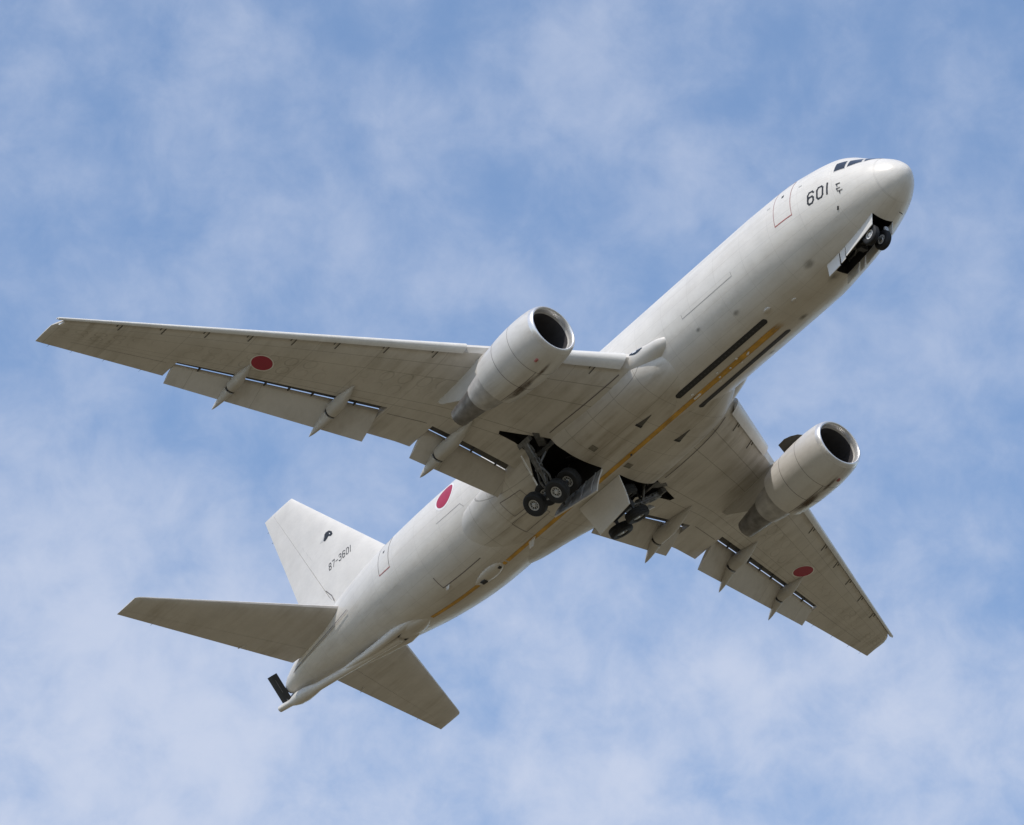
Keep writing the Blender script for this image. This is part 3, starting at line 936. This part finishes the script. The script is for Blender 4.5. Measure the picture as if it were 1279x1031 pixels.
# wing root glove with the landing lamp
def glove_pt(s_, a, o=0.):
    x = s_ - 14.85
    r = (1 - (1 - min(1, x / .7)) ** 2) ** .5
    hw = r * (.42 + .235 * min(x, 2.35)) - max(0, x - 2.65) * .16
    ht = r * (.15 + .12 * min(x, 2.0)); hb = r * (.34 + .20 * min(x, 2.2))
    ca, sa = math.cos(a), math.sin(a)
    return (s_, 2.02 + (hw + o) * ca, -.98 - .05 * x * .3 + (ht if sa > 0 else hb) * sa + o * sa)
for sd in (1, -1):
    mb = MB(); secs = []
    for i in range(41):
        s_ = 14.852 + 4.35 * (i / 40) ** 1.8
        secs.append([(p[0], p[1] * sd, p[2]) for p in (glove_pt(s_, 2 * math.pi * j / 40) for j in range(40))])
    mb.loft(secs)
    gl = mb.build('wing_root_glove', M_GLOVE, plane)
    mb = MB()
    def fn(u, v):
        a = R_(8 + (30 * v - 15) * math.sin(math.pi * (.10 + .80 * u)))
        p = glove_pt(16.15 + .72 * u, a, .012); return (p[0], p[1] * sd, p[2])
    mb.grid(fn, 12, 8); mb.build('landing_lamp', M_GLASS, gl, fix=False)
    mb = MB()
    mb.grid(lambda u, v: tuple(Vector(fn(.45 + .3 * u, .3 + .4 * v)) + Vector((0, .012 * sd, 0))), 4, 4); mb.build('lamp_lens', M_LAMP, gl, fix=False)

# ------------------------------------------------------------------ engines
def make_engine(sd):
    E0 = Vector((15.78, 8.03 * sd, -2.25)); E1 = Vector((23.3, 8.09 * sd, -2.60))
    ax = (E1 - E0).normalized()
    upv = Vector((0, 0, 1)); upv = (upv - ax * upv.dot(ax)).normalized(); side = ax.cross(upv).normalized()
    eng = bpy.data.objects.new('engine', None); COL.objects.link(eng); eng.parent = plane
    outer = [(.22, 1.262), (.45, 1.318), (.8, 1.362), (1.3, 1.395), (1.8, 1.40), (2.3, 1.385), (2.8, 1.35), (3.3, 1.30), (3.75, 1.23), (4.08, 1.165)]
    inner = [(4.08, 1.145), (3.75, 1.18), (3.3, 1.22)]
    mb = MB(); mb.lathe(outer + inner, E0, ax, 72); mb.build('fan_cowl', M_NAC, eng, angle=50)
    lip = [(.40, 1.302), (.22, 1.262), (.12, 1.226), (.05, 1.19), (.012, 1.155), (0, 1.125), (.012, 1.098), (.05, 1.07), (.12, 1.045), (.24, 1.02)]
    lip[0] = (.221, 1.2628)
    mb = MB(); mb.lathe(lip[0:1] + lip[2:], E0, ax, 72); mb.build('inlet_lip', M_LIP, eng, angle=60)
    mb = MB(); mb.lathe([(.24, 1.02), (.34, 1.008)], E0, ax, 64, 0); mb.lathe([(.34, 1.008), (.62, 1.007), (1.0, 1.04), (1.5, 1.08), (1.75, 1.08), (1.76, .3)], E0, ax, 64, 1); mb.build('inlet_duct', [M_NAC, M_INLET], eng)
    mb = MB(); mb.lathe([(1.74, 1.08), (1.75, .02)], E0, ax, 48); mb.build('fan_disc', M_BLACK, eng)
    mb = MB(); mb.lathe([(.98, .01), (1.02, .06), (1.15, .15), (1.35, .27), (1.6, .36), (1.7, .36)], E0, ax, 32); mb.build('spinner', M_PIPE, eng)
    mb = MB()
    for k in range(38):
        a = 2 * math.pi * k / 38
        pts = []
        for r, tw, cw in ((.34, .25, .11), (.7, .6, .13), (1.065, .95, .14)):
            for q in (-1, 1):
                aa = a + q * cw / r * math.sin(tw) * .8
                pts.append(E0 + ax * (1.5 + q * cw * math.cos(tw)) + (upv * math.cos(aa) + side * math.sin(aa)) * r)
        mb.add(pts, [(0, 1, 3, 2), (2, 3, 5, 4)])
    mb.build('fan_blades', M_FAN, eng, fix=False)
    # joints round the cowl
    def rad(x):
        return _pchip([p[0] for p in outer], [p[1] for p in outer], x)
    for x, w in ((1.55, .02), (2.75, .026)):
        mb = MB(); mb.lathe([(x, rad(x) + .003), (x + w, rad(x + w) + .003)], E0, ax, 72); mb.build('cowl_joint', M_LINE, eng, fix=False)
    mb = MB()
    def fnl(u, v):
        x = lerp(1.55, 4.05, u); a = math.pi + .02 * (v - .5)
        return E0 + ax * x + (upv * math.cos(a) + side * math.sin(a)) * (rad(x) + .003)
    mb.grid(fnl, 14, 1); mb.build('cowl_joint', M_LINE, eng, fix=False)
    # drain stain along the keel of the cowl
    for x0, x1, w_, sh in ((1.3, 4.3, .40, .10), (2.0, 3.9, .30, .20), (.5, 2.2, .22, .16)):
        mb = MB()
        def fns(u, v):
            x = lerp(x0, x1, u); a = math.pi - sh + w_ * (v - .5)
            return E0 + ax * x + (upv * math.cos(a) + side * math.sin(a)) * (rad(x) + .006)
        mb.patch(fns, 24, 6); mb.build('oil_stain', M_OIL, eng, fix=False)
    core = [(3.5, .93), (4.0, .93), (4.5, .87), (5.0, .78), (5.38, .70), (5.38, .66)]
    mb = MB(); mb.lathe([(3.32, 1.22), (3.36, .92)] + core, E0, ax, 56); mb.build('core_cowl', M_CORE, eng, angle=45)
    noz = [(5.33, .66), (5.45, .63), (6.1, .545), (6.98, .43), (6.98, .405), (6.5, .44), (6.0, .46)]
    mb = MB(); mb.lathe(noz, E0, ax, 48); mb.build('exhaust_nozzle', M_NOZ, eng, angle=45)
    mb = MB(); mb.lathe([(6.1, .45), (6.2, .32), (6.7, .22), (7.1, .1), (7.3, .01)], E0, ax, 32); mb.build('exhaust_plug', M_NOZ, eng)
    # pylon: lens shaped sections from the cowl crown to the wing
    mb = MB(); secs = []
    for z_, a, b, w in ((-2.1, 17.7, 21.9, .20), (-1.75, 17.7, 22.5, .20), (-1.4, 17.8, 23.2, .21), (-1.05, 17.9, 23.9, .20), (-.62, 18.6, 24.3, .19)):
        n = 16; up_ = []; lo_ = []
        for i in range(n + 1):
            c = (1 - math.cos(math.pi * i / n)) / 2; h = w * min(1, (c / .16) ** .5 if c > 0 else 0) * min(1, ((1 - c) / .62) ** .9)
            up_.append((lerp(a, b, c), 8.06 * sd + h + .004, z_)); lo_.append((lerp(a, b, c), 8.06 * sd - h - .004, z_))
        secs.append(up_ + lo_[-2:0:-1])
    mb.loft(secs); mb.build('pylon', M_CANOE, eng)
    # chine on the inboard shoulder
    a = R_(52)
    dirv = upv * math.cos(a) + Vector((0, -sd, 0)) * math.sin(a)
    tang = ax.cross(dirv).normalized()
    mb = MB(); base = [(1.15, rad(1.15) - .02), (2.55, rad(2.55) - .02)]
    poly = [E0 + ax * x + dirv * r for x, r in ((1.15, rad(1.15) - .02), (1.35, rad(1.35) + .16), (1.7, rad(1.7) + .32), (2.05, rad(2.1) + .42), (2.5, rad(2.5) + .42), (2.55, rad(2.55) - .02))]
    mb.prism([p - tang * .012 for p in poly], tang * .024); mb.build('nacelle_chine', M_COVE, eng)
    mb = MB(); q = E0 + ax * .95 + (upv * math.cos(math.pi) + Vector((0, sd, 0)) * .32).normalized() * (rad(.95)); mb.box(q, ax * .09, side * .05, upv * .05); mb.build('drain_port', M_DOORRED, eng)
    return eng
for sd in (1, -1): make_engine(sd)

# ------------------------------------------------------------------ tail surfaces
def sym_foil(le, te, z, t, c0, c1, vertical=None, y=0., sd=1, n=12, thick_off=.004):
    ch = te - le; a = []; b = []
    for c in cossp(n, c0, c1):
        h = foil_t(c, t) * ch + thick_off
        if vertical: a.append((le + c * ch, h, z)); b.append((le + c * ch, -h, z))
        else: a.append((le + c * ch, y * sd, z + h)); b.append((le + c * ch, y * sd, z - h))
    return a[::-1] + (b[1:] if c0 == 0 else b)
def t_le(y): return 40.92 + (y - 1.74) * .665
def t_te(y): return 45.72 + (y - 1.76) * .25
def t_z(y): return .90 + (y - 1.74) * .124
HC = .715
for sd in (1, -1):
    ys = [.25, 1, 2.5, 4.5, 6.5, 8.2, 9.15, 9.30, 9.40]
    def sec(y, a, b, extra=0):
        le, te = t_le(y), t_te(y)
        t = .10 - .015 * y / 9
        if y > 9.2: t *= .75 if y < 9.35 else .25; le += .10 if y > 9.35 else .02
        return sym_foil(le, te, t_z(y), t, a, b, None, y, sd)
    mb = MB(); mb.loft([sec(y, 0, HC) for y in ys])
    tp = mb.build('tailplane', M_TAIL, plane)
    mb = MB(); mb.loft([sec(y, HC + .004, 1) for y in (.9, 3, 5, 7, 8.3, 9.15, 9.3, 9.4)])
    mb.build('elevator', M_TAIL, tp)
    mb = MB(); mb.tube((t_te(7.7) - .1, 7.7 * sd, t_z(7.7)), (t_te(7.7) + .14, 7.72 * sd, t_z(7.7)), .012, .006, 6); mb.build('static_wick', M_PIPE, tp)
    mb = MB(); mb.tube((t_te(3.6) - .45, 3.4 * sd, t_z(3.5) - .09), (t_te(3.6) + .02, 3.55 * sd, t_z(3.5) - .02), .03, .02, 6); mb.build('hinge_fitting', M_TAIL, tp)
    # sealing plate where the tailplane swivels on the hull
    mb = MB()
    def fn(u, v):
        s_ = lerp(40.0, 46.2, u); zz = lerp(.55, .95, u) + (v - .5) * .045
        a, zt, zb = fsec(s_); zc = (zt + zb) / 2; h = (zt - zb) / 2
        yy = a * math.sqrt(max(.05, 1 - ((zz - zc) / h) ** 2)) + .008
        return (s_, yy * sd, zz - .42)
    mb.grid(fn, 24, 1); mb.build('tailplane_seal', M_LINE, fuselage, fix=False)

def f_le(z):
    s_ = 39.04 + (z - 3.99) * .962
    if z < 3.4: s_ -= .55 * (3.4 - z) ** 1.7
    return s_
def f_te(z): return 45.1 + (z - 2.5) * .352
FC = .675
def fsec_fin(z, a, b):
    le, te = f_le(z), f_te(z); t = .105
    if z > 10.9: t *= .8 if z < 11.0 else .3
    return sym_foil(le, te, z, t * (1 if z > 3.2 else .9), a, b, True)
mb = MB(); mb.loft([fsec_fin(z, 0, FC) for z in (1.7, 2.2, 2.6, 3.0, 3.4, 4.2, 5.5, 7, 8.5, 10, 10.8, 10.98, 11.06)])
fin = mb.build('fin', M_FIN, plane)
mb = MB(); mb.loft([fsec_fin(z, FC + .005, 1) for z in (2.3, 3.4, 5, 7, 9, 10.5, 10.8, 10.98, 11.06)])
mb.build('rudder', M_FIN, fin)
def fin_y(s_, z):
    c = (s_ - f_le(z)) / (f_te(z) - f_le(z)); return foil_t(min(max(c, 0), 1), .105) * (f_te(z) - f_le(z)) + .004
def fin_band(mb, pts, w, off, side, mi=0, sub=.15):
    pts = [Vector(p) for p in pts]
    for a, b in zip(pts[:-1], pts[1:]):
        t = (b - a).normalized(); q = Vector((-t.y, t.x)) * w / 2; a2 = a - t * w * .48; b2 = b + t * w * .48
        def fn(u, v):
            p = a2.lerp(b2, u) + q * (2 * v - 1); return (p.x, side * (fin_y(p.x, p.y) + off), p.y)
        mb.grid(fn, max(1, int((b - a).length / sub)), 1, mi)
for side in (1, -1):
    mb = MB(); tx = '87-3601'; L = text_len(tx, .225, .075)
    for st_ in glyph_strokes(tx, .225, .36, .075):
        pts = [((42.98 - x) if side == 1 else (42.98 - L + x), 4.80 + y) for x, y in st_]
        fin_band(mb, pts, .045, .006, side)
    mb.build('tail_number', M_BLACK, fin, fix=False)
    # unit badge: dark curled bird-like shape with a pale trailing wing
    mb = MB()
    def bl(poly, mi, off):
        c = Vector((sum(p[0] for p in poly) / len(poly), sum(p[1] for p in poly) / len(poly)))
        pts = [(p[0], side * (fin_y(*p) + off), p[1]) for p in poly] + [(c.x, side * (fin_y(*c) + off), c.y)]
        n = len(poly); mb.add(pts, [(i, (i + 1) % n, n) for i in range(n)], mi)
    bl([(43.172, 7.05), (43.329, 6.916), (43.602, 6.779), (43.354, 6.725), (43.204, 6.737)], 1, .005)
    bl([(43.065, 7.138), (42.823, 7.113), (42.604, 6.926), (42.535, 6.721), (42.678, 6.689), (42.856, 6.792), (42.973, 6.71), (43.151, 6.654), (43.272, 6.782), (43.179, 6.92), (43.168, 7.08)], 0, .008)
    bl([(42.8, 6.939), (42.724, 6.893), (42.731, 6.841), (42.797, 6.876)], 2, .011)
    mb.build('unit_badge', [M_BLACK, M_SEAL, M_RWHITE], fin, fix=False)
    for z0 in (6.3, 6.75, 7.2):
        mb = MB(); s_ = lerp(f_le(z0), f_te(z0), .60); fin_band(mb, [(s_, z0), (s_ + .13, z0 + .3)], .02, .006, side)
        mb.build('hinge_cover', M_SEAL, fin, fix=False)
    mb = MB(); s_ = lerp(f_le(3.9), f_te(3.9), .67); fin_band(mb, [(s_, 3.9), (s_ - .45, 3.35), (s_ - .62, 2.95)], .05, .006, side)
    mb.build('hinge_cover', M_LINE, fin, fix=False)
for z0 in (10.3, 9.5):
    mb = MB(); mb.tube((f_te(z0) - .03, 0, z0), (f_te(z0) + .10, 0, z0 + .01), .012, .008, 6); mb.build('static_wick', M_PIPE, fin)

# tail cone exhaust
mb = MB(); mb.lathe([(0, .275), (.10, .25), (.10, .20), (-.2, .18)], (46.96, 0, .57), (1, 0, .05), 28, 0, False, True)
mb.build('auxiliary_exhaust', [M_NOZ], fuselage)

# ------------------------------------------------------------------ refuelling boom
boom = bpy.data.objects.new('refuelling_boom', None); COL.objects.link(boom); boom.parent = plane
BA = Vector((38.3, 0, -1.96)); BB = Vector((47.9, 0, -.14)); bd = (BB - BA).normalized(); BL = (BB - BA).length
def bpt(x, dz=0., y=0.): p = BA + bd * x; return (p.x, p.y + y, p.z + dz)
mb = MB()
mb.lathe([(0, .20), (1.0, .20), (3.0, .19), (5.0, .19), (6.6, .20), (7.1, .27), (7.6, .33), (8.2, .32), (8.6, .24), (8.85, .17), (9.4, .16), (BL, .15), (BL, .11), (BL - .15, .1)], BA + Vector((0, 0, .04)), bd, 28, 0, True, False)
mb.build('boom_tube', M_WHITE, boom)
for sdy in (1, -1):
    mb = MB()
    ps = [Vector((36.6, .32 * sdy, -1.92)), Vector((38.2, .42 * sdy, -1.82)), Vector((40.2, .26 * sdy, -1.52)), Vector((42.4, .12 * sdy, -1.12))]
    secs = []
    for i, p in enumerate(ps):
        r = (.16, .22, .18, .10)[i]
        secs.append([(p.x, p.y + r * math.cos(2 * math.pi * j / 16), p.z + r * 1.1 * math.sin(2 * math.pi * j / 16)) for j in range(16)])
    mb.loft(secs); mb.build('boom_fork', M_WHITE, boom)
mb = MB(); secs = []
for i in range(15):
    u = i / 14; s_ = lerp(36.0, 39.4, u); k = max(.05, math.sin(math.pi * u)) ** .7
    secs.append([(s_, .55 * k * math.cos(2 * math.pi * j / 24), fus_low(s_, 0) + .06 + .30 * k * math.sin(2 * math.pi * j / 24)) for j in range(24)])
mb.loft(secs); mb.build('boom_pivot_fairing', M_WHITE, boom)
for s_, y_ in ((38.05, .30), (38.1, -.32)):
    mb = MB(); zz = fus_low(s_, 0) - .20
    mb.prism([(s_ - .18, y_, zz), (s_ + .22, y_ + .14, zz + .06), (s_ + .22, y_ - .14, zz + .06)], (0, 0, -.05)); mb.build('pivot_opening', M_BLACK, boom)
for sdy in (1, -1):
    a = R_(55); d = Vector((0, math.cos(a) * sdy, math.sin(a)))
    root = Vector((47.28, 0, -.06)); nrm = d.cross(bd).normalized()
    mb = MB(); secs = []
    for k in (0.0, 1.42):
        o = root + d * (.06 + k)
        secs.append([tuple(o + bd * x + nrm * h) for x, h in ((-.38, 0), (-.2, .05), (.1, .045), (.36, .01), (.36, -.01), (.1, -.045), (-.2, -.05))])
    mb.loft(secs); v = mb.build('boom_vane', M_BLACK, boom)
    mb = MB(); mb.box(root + d * .85 + nrm * -.052 * 1.0 - bd * .1, bd * .018, d * .34, nrm * .004); mb.box(root + d * .85 + nrm * .052 - bd * .1, bd * .018, d * .34, nrm * .004); mb.build('vane_mark', M_STRUT, boom)
    mb = MB(); mb.tube(tuple(root + Vector((-.1, 0, -.25))), tuple(root + d * .14 + Vector((-.1, 0, 0))), .07, .05); mb.build('vane_post', M_PIPE, boom)

# ------------------------------------------------------------------ landing gear
def wheel(parent, c, axis, R, wd, rr, rim=None):
    ax_ = Vector(axis).normalized()
    h = wd / 2
    prof = [(-h * .62, rr), (-h * .9, rr + .03), (-h, rr + (R - rr) * .45), (-h * .93, R * .9), (-h * .7, R * .975), (-h * .55, R), (-h * .35, R), (-h * .33, R - .018), (-h * .27, R - .018), (-h * .25, R),
            (h * .25, R), (h * .27, R - .018), (h * .33, R - .018), (h * .35, R), (h * .55, R), (h * .7, R * .975), (h * .93, R * .9), (h, rr + (R - rr) * .45), (h * .9, rr + .03), (h * .62, rr)]
    mb = MB(); mb.lathe(prof, c, ax_, 44); mb.build('tyre', M_TYRE, parent, angle=40)
    mb = MB()
    rp = [(h * .62, rr), (h * .70, rr), (h * .72, rr * .82), (h * .50, rr * .76)]
    for q in (1, -1):
        mb.lathe([(x * q, r) for x, r in rp], c, ax_, 40, 0)
        mb.lathe([(q * h * .50, rr * .76), (q * h * .42, rr * .62), (q * h * .45, rr * .40)], c, ax_, 40, 1)
        mb.lathe([(q * h * .45, rr * .42), (q * h * .62, rr * .36), (q * h * .78, rr * .28), (q * h * .80, .01)], c, ax_, 24, 0)
        a = ax_.orthogonal().normalized(); b = ax_.cross(a)
        for k in range(9):
            t = 2 * math.pi * k / 9; rd = a * math.cos(t) + b * math.sin(t); tg = -a * math.sin(t) + b * math.cos(t)
            mb.box(Vector(c) + ax_ * q * h * .46 + rd * rr * .58, rd * rr * .2, tg * rr * .06, ax_ * h * .05, 0)
    mb.build('wheel_rim', [rim or M_RIM, M_PIPE], parent)

def main_gear(sd):
    g = bpy.data.objects.new('main_landing_gear', None); COL.objects.link(g); g.parent = plane
    phi = R_(50 if sd == 1 else 60); Lg = 3.2          # the port leg is further on its way up
    piv = Vector((23.72, 4.62 * sd, -1.60))
    leg0 = Vector((0.06, -math.sin(phi) * sd, -math.cos(phi))).normalized()
    outw = Vector((0, math.cos(phi) * sd, -math.sin(phi)))
    cen = piv + leg0 * Lg
    piv = Vector((23.55, 3.78 * sd, -1.72)); leg = (cen - piv).normalized()
    tau = R_(8)
    td = (Vector((-1, 0, 0)) * math.cos(tau) + leg0 * math.sin(tau)).normalized()
    mb = MB()
    mb.tube(piv, piv + leg * 1.35, .18, .16, 20); mb.tube(piv + leg * 1.3, piv + leg * 1.42, .21, .21, 20)
    mb.tube(piv + leg * 1.4, cen, .11, .11, 18); mb.box(piv, (.4, 0, 0), outw * .12, leg * .12)
    mb.build('strut', M_STRUT, g)
    mb = MB(); mb.tube(cen - td * .80, cen + td * .80, .13, .13, 18)
    for q in (-1, 1): mb.tube(cen + td * .71 * q - outw * .5, cen + td * .71 * q + outw * .5, .085)
    mb.build('truck_beam', M_PIPE, g)
    for q in (-1, 1):
        for r in (-1, 1):
            wheel(g, tuple(cen + td * .72 * q + outw * .57 * r), outw * r, .565, .44, .265)
    mb = MB()
    for o in (Vector((-.22, 0, 0)), Vector((.22, 0, 0))):
        mb.tube(piv + leg * 1.35 + o * .7, piv + leg * 1.85 + o * 1.5, .05); mb.tube(piv + leg * 1.85 + o * 1.5, cen + o * .7, .05)
    mb.build('torque_link', M_STRUT, g)
    mb = MB(); b0 = Vector((22.95, 2.6 * sd, -1.3)); mb.tube(b0, piv + leg * 1.2 + Vector((-.12, 0, 0)), .07, .07); mb.tube(Vector((24.0, 2.6 * sd, -1.3)), piv + leg * 1.1, .065); mb.build('side_brace', M_STRUT, g)
    mb = MB()
    rnd = random.Random(3)
    for k in range(14):
        p = piv + leg * (.3 + .13 * k) + Vector((-.2, 0, 0)) + outw * rnd.uniform(-.1, .2)
        mb.tube(p, p + leg * rnd.uniform(.2, .4) + Vector((rnd.uniform(-.12, .12), 0, 0)) + outw * rnd.uniform(-.1, .1), rnd.uniform(.018, .04))
    mb.build('hydraulic_lines', M_STRUT, g)
    # narrow door carried by the leg, seen along its edge
    vv = Vector((.609, -.51 * 1, .6075))
    mb = MB(); e1 = piv + Vector((.34, 0, 0)) + outw * .18
    for a, b in ((.35, 1.35), (1.45, 1.85)):
        m_ = (a + b) / 2; mb.box(e1 + leg * m_ + outw * .12, leg * (b - a) / 2, (Vector((.11, 0, 0)) + outw * -.12), Vector((.02, 0, 0)) + outw * .02)
    mb.build('leg_door', M_DOOR, g)
for sd in (1, -1): main_gear(sd)

# big curved doors hinged on the keel
def skin_pt(u, v, sd, off):
    """door: u along the hull, v from hinge to free edge, bowed outwards"""
    s_ = lerp(BAY0 + .02, BAY1 - .30 * v, u)
    y_ = (HY - .02 + .45 * v ** 1.3 + .10 * math.sin(math.pi * v) + .38 * u * v) * sd
    z_ = -2.72 - 1.52 * v + .10 * v * v + .10 * u * v
    n = Vector((0, sd * .93, .36))
    return tuple(Vector((s_, y_, z_)) + n * off)
for sd in (1, -1):
    mb = MB()
    n_u, n_v = 10, 14
    A = [skin_pt(i / n_u, j / n_v, sd, -.05) for i in range(n_u + 1) for j in range(n_v + 1)]
    B = [skin_pt(i / n_u, j / n_v, sd, .02) for i in range(n_u + 1) for j in range(n_v + 1)]
    def idx(i, j): return i * (n_v + 1) + j
    quads = [(idx(i, j), idx(i + 1, j), idx(i + 1, j + 1), idx(i, j + 1)) for i in range(n_u) for j in range(n_v)]
    mb.add(A, quads, 0); o = len(mb.v); mb.add(B, [q[::-1] for q in quads], 1)
    nA = 0; nB = o
    rim_f = []
    for j in range(n_v): rim_f += [(idx(0, j), idx(0, j + 1), o + idx(0, j + 1), o + idx(0, j)), (idx(n_u, j + 1), idx(n_u, j), o + idx(n_u, j), o + idx(n_u, j + 1))]
    for i in range(n_u): rim_f += [(idx(i + 1, 0), idx(i, 0), o + idx(i, 0), o + idx(i + 1, 0)), (idx(i, n_v), idx(i + 1, n_v), o + idx(i + 1, n_v), o + idx(i, n_v))]
    for f in rim_f: mb.f.append(list(f)); mb.mi.append(0)
    dr = mb.build('main_gear_door', [M_DOOR, M_DOORIN], plane)
    mb = MB()
    for u in (.12, .36, .62, .88):
        for v0, v1 in ((.05, .5), (.5, .95)):
            p = Vector(skin_pt(u, v0, sd, .07)); q = Vector(skin_pt(u, v1, sd, .07)); mb.tube(p, q, .035, .03, 8)
    mb.build('door_rib', M_DOORIN, dr)
    mb = MB(); mb.tube(Vector(skin_pt(.75, .75, sd, .1)), Vector((24.6, 1.3 * sd, -2.0)), .045); mb.build('door_rod', M_STRUT, dr)
# fixed structure in the mouth of each bay
for sd in (1, -1):
    mb = MB()
    mb.box((23.05, 3.3 * sd, -1.62), (.12, .16 * sd, 0), (-.25, .36 * sd, .05), (0, 0, .10))
    mb.box((23.2, 2.9 * sd, -1.95), (.55, 0, 0), (0, .05, 0), (0, 0, .10))
    mb.build('bay_frame', M_STRUT, fairing)
    mb = MB(); rnd = random.Random(5)
    for k in range(16):
        p = Vector((rnd.uniform(22.3, 25.2), rnd.uniform(.6, 2.6) * sd, rnd.uniform(-1.5, -1.15))); mb.tube(p, p + Vector((rnd.uniform(-.8, .8), rnd.uniform(-.4, .4), 0)), rnd.uniform(.02, .06), None, 8)
    mb.build('bay_plumbing', M_PIPE, fairing)

# nose gear
ng = bpy.data.objects.new('nose_landing_gear', None); COL.objects.link(ng); ng.parent = plane
NC = Vector((3.34, 0, -2.54))
for r in (1, -1): wheel(ng, (NC.x, .335 * r, NC.z), (0, r, 0), .45, .29, .22, M_HUB)
mb = MB(); mb.tube((NC.x, -.36, NC.z), (NC.x, .36, NC.z), .07); mb.tube(NC, (5.45, 0, -1.75), .095, .12, 18); mb.tube((4.5, 0, -2.12), (5.5, 0, -1.72), .15, .15, 18)
mb.build('strut', M_STRUT, ng)
mb = MB()
for r in (1, -1): mb.tube((4.35, .12 * r, -2.2), (5.5, .34 * r, -2.05), .045); mb.tube((4.6, .2 * r, -2.0), (4.6, .2 * r, -2.3), .06)
mb.box((4.35, 0, -2.42), (.16, 0, .05), (0, .2, 0), (0, 0, .1)); mb.tube((3.7, .16, -2.4), (4.3, .16, -2.35), .04)
mb.build('drag_brace', M_PIPE, ng)
mb = MB(); rnd = random.Random(9)
for k in range(12):
    p = Vector((rnd.uniform(4.0, 5.7), rnd.uniform(-.4, .4), rnd.uniform(-2.2, -1.7))); mb.tube(p, p + Vector((rnd.uniform(-.5, .5), rnd.uniform(-.2, .2), rnd.uniform(-.1, .1))), rnd.uniform(.015, .04), None, 8)
mb.build('hydraulic_lines', M_STRUT, ng)

mb = MB(); mb.lathe([(0, .02), (.0, .11), (.05, .12), (.14, .06)], (2.98, -.30, -2.16), (1, 0, 0), 24, 0); mb.build('taxi_lamp', M_RIM, ng)
def plate(name, poly, th, mats, parent=plane):
    poly = [Vector(p) for p in poly]
    n = (poly[1] - poly[0]).cross(poly[-1] - poly[0]).normalized() * th
    mb = MB(); mb.prism(poly, n); return mb.build(name, mats, parent, smooth=False)
for sd in (1, -1):
    zf = lambda s_: fus_low(s_, NBW)
    # the doors are swinging shut: their free edges already lean in under the bay
    def ndoor(s0, s1, dn, inn, name='nose_gear_door'):
        return plate(name, [(s0, NBW * sd, zf(s0) + .02), (s1, NBW * sd, zf(s1) + .02), (s1 + .03, (NBW - inn) * sd, zf(s1) - dn), (s0 + .10, (NBW - inn) * sd, zf(s0) - dn)], .035 * sd, M_DOOR)
    ndoor(2.84, 4.74, .52, .015)
    ndoor(4.78, 5.14, .56, .05)
    ndoor(5.20, 6.02, .56, .08)

for c in cutters_main + [nose_cut]: bpy.data.objects.remove(c, do_unlink=True)

# ------------------------------------------------------------------ ground far below
def ground_mat():
    m, t, b = new_mat('dry_grass_field')
    co = t.nodes.new('ShaderNodeTexCoord')
    n = t.nodes.new('ShaderNodeTexNoise'); n.inputs['Scale'].default_value = .02; n.inputs['Detail'].default_value = 9
    t.links.new(co.outputs['Object'], n.inputs['Vector'])
    r = t.nodes.new('ShaderNodeValToRGB')
    r.color_ramp.elements[0].position = .35; r.color_ramp.elements[0].color = (.100, .086, .054, 1)
    r.color_ramp.elements[1].position = .68; r.color_ramp.elements[1].color = (.176, .149, .098, 1)
    t.links.new(n.outputs['Fac'], r.inputs['Fac'])
    t.links.new(r.outputs[0], b.inputs['Base Color'])
    b.inputs['Roughness'].default_value = .95
    b.inputs['Specular IOR Level'].default_value = .1
    return m
me = bpy.data.meshes.new('ground')
G = 15000.0; ng_ = 24
vs = [(-G + 2 * G * i / ng_, -G + 2 * G * j / ng_, 0) for i in range(ng_ + 1) for j in range(ng_ + 1)]
fs = [(i * (ng_ + 1) + j, (i + 1) * (ng_ + 1) + j, (i + 1) * (ng_ + 1) + j + 1, i * (ng_ + 1) + j + 1) for i in range(ng_) for j in range(ng_)]
me.from_pydata(vs, [], fs); me.materials.append(ground_mat())
go = bpy.data.objects.new('ground', me); COL.objects.link(go); go['kind'] = 'structure'
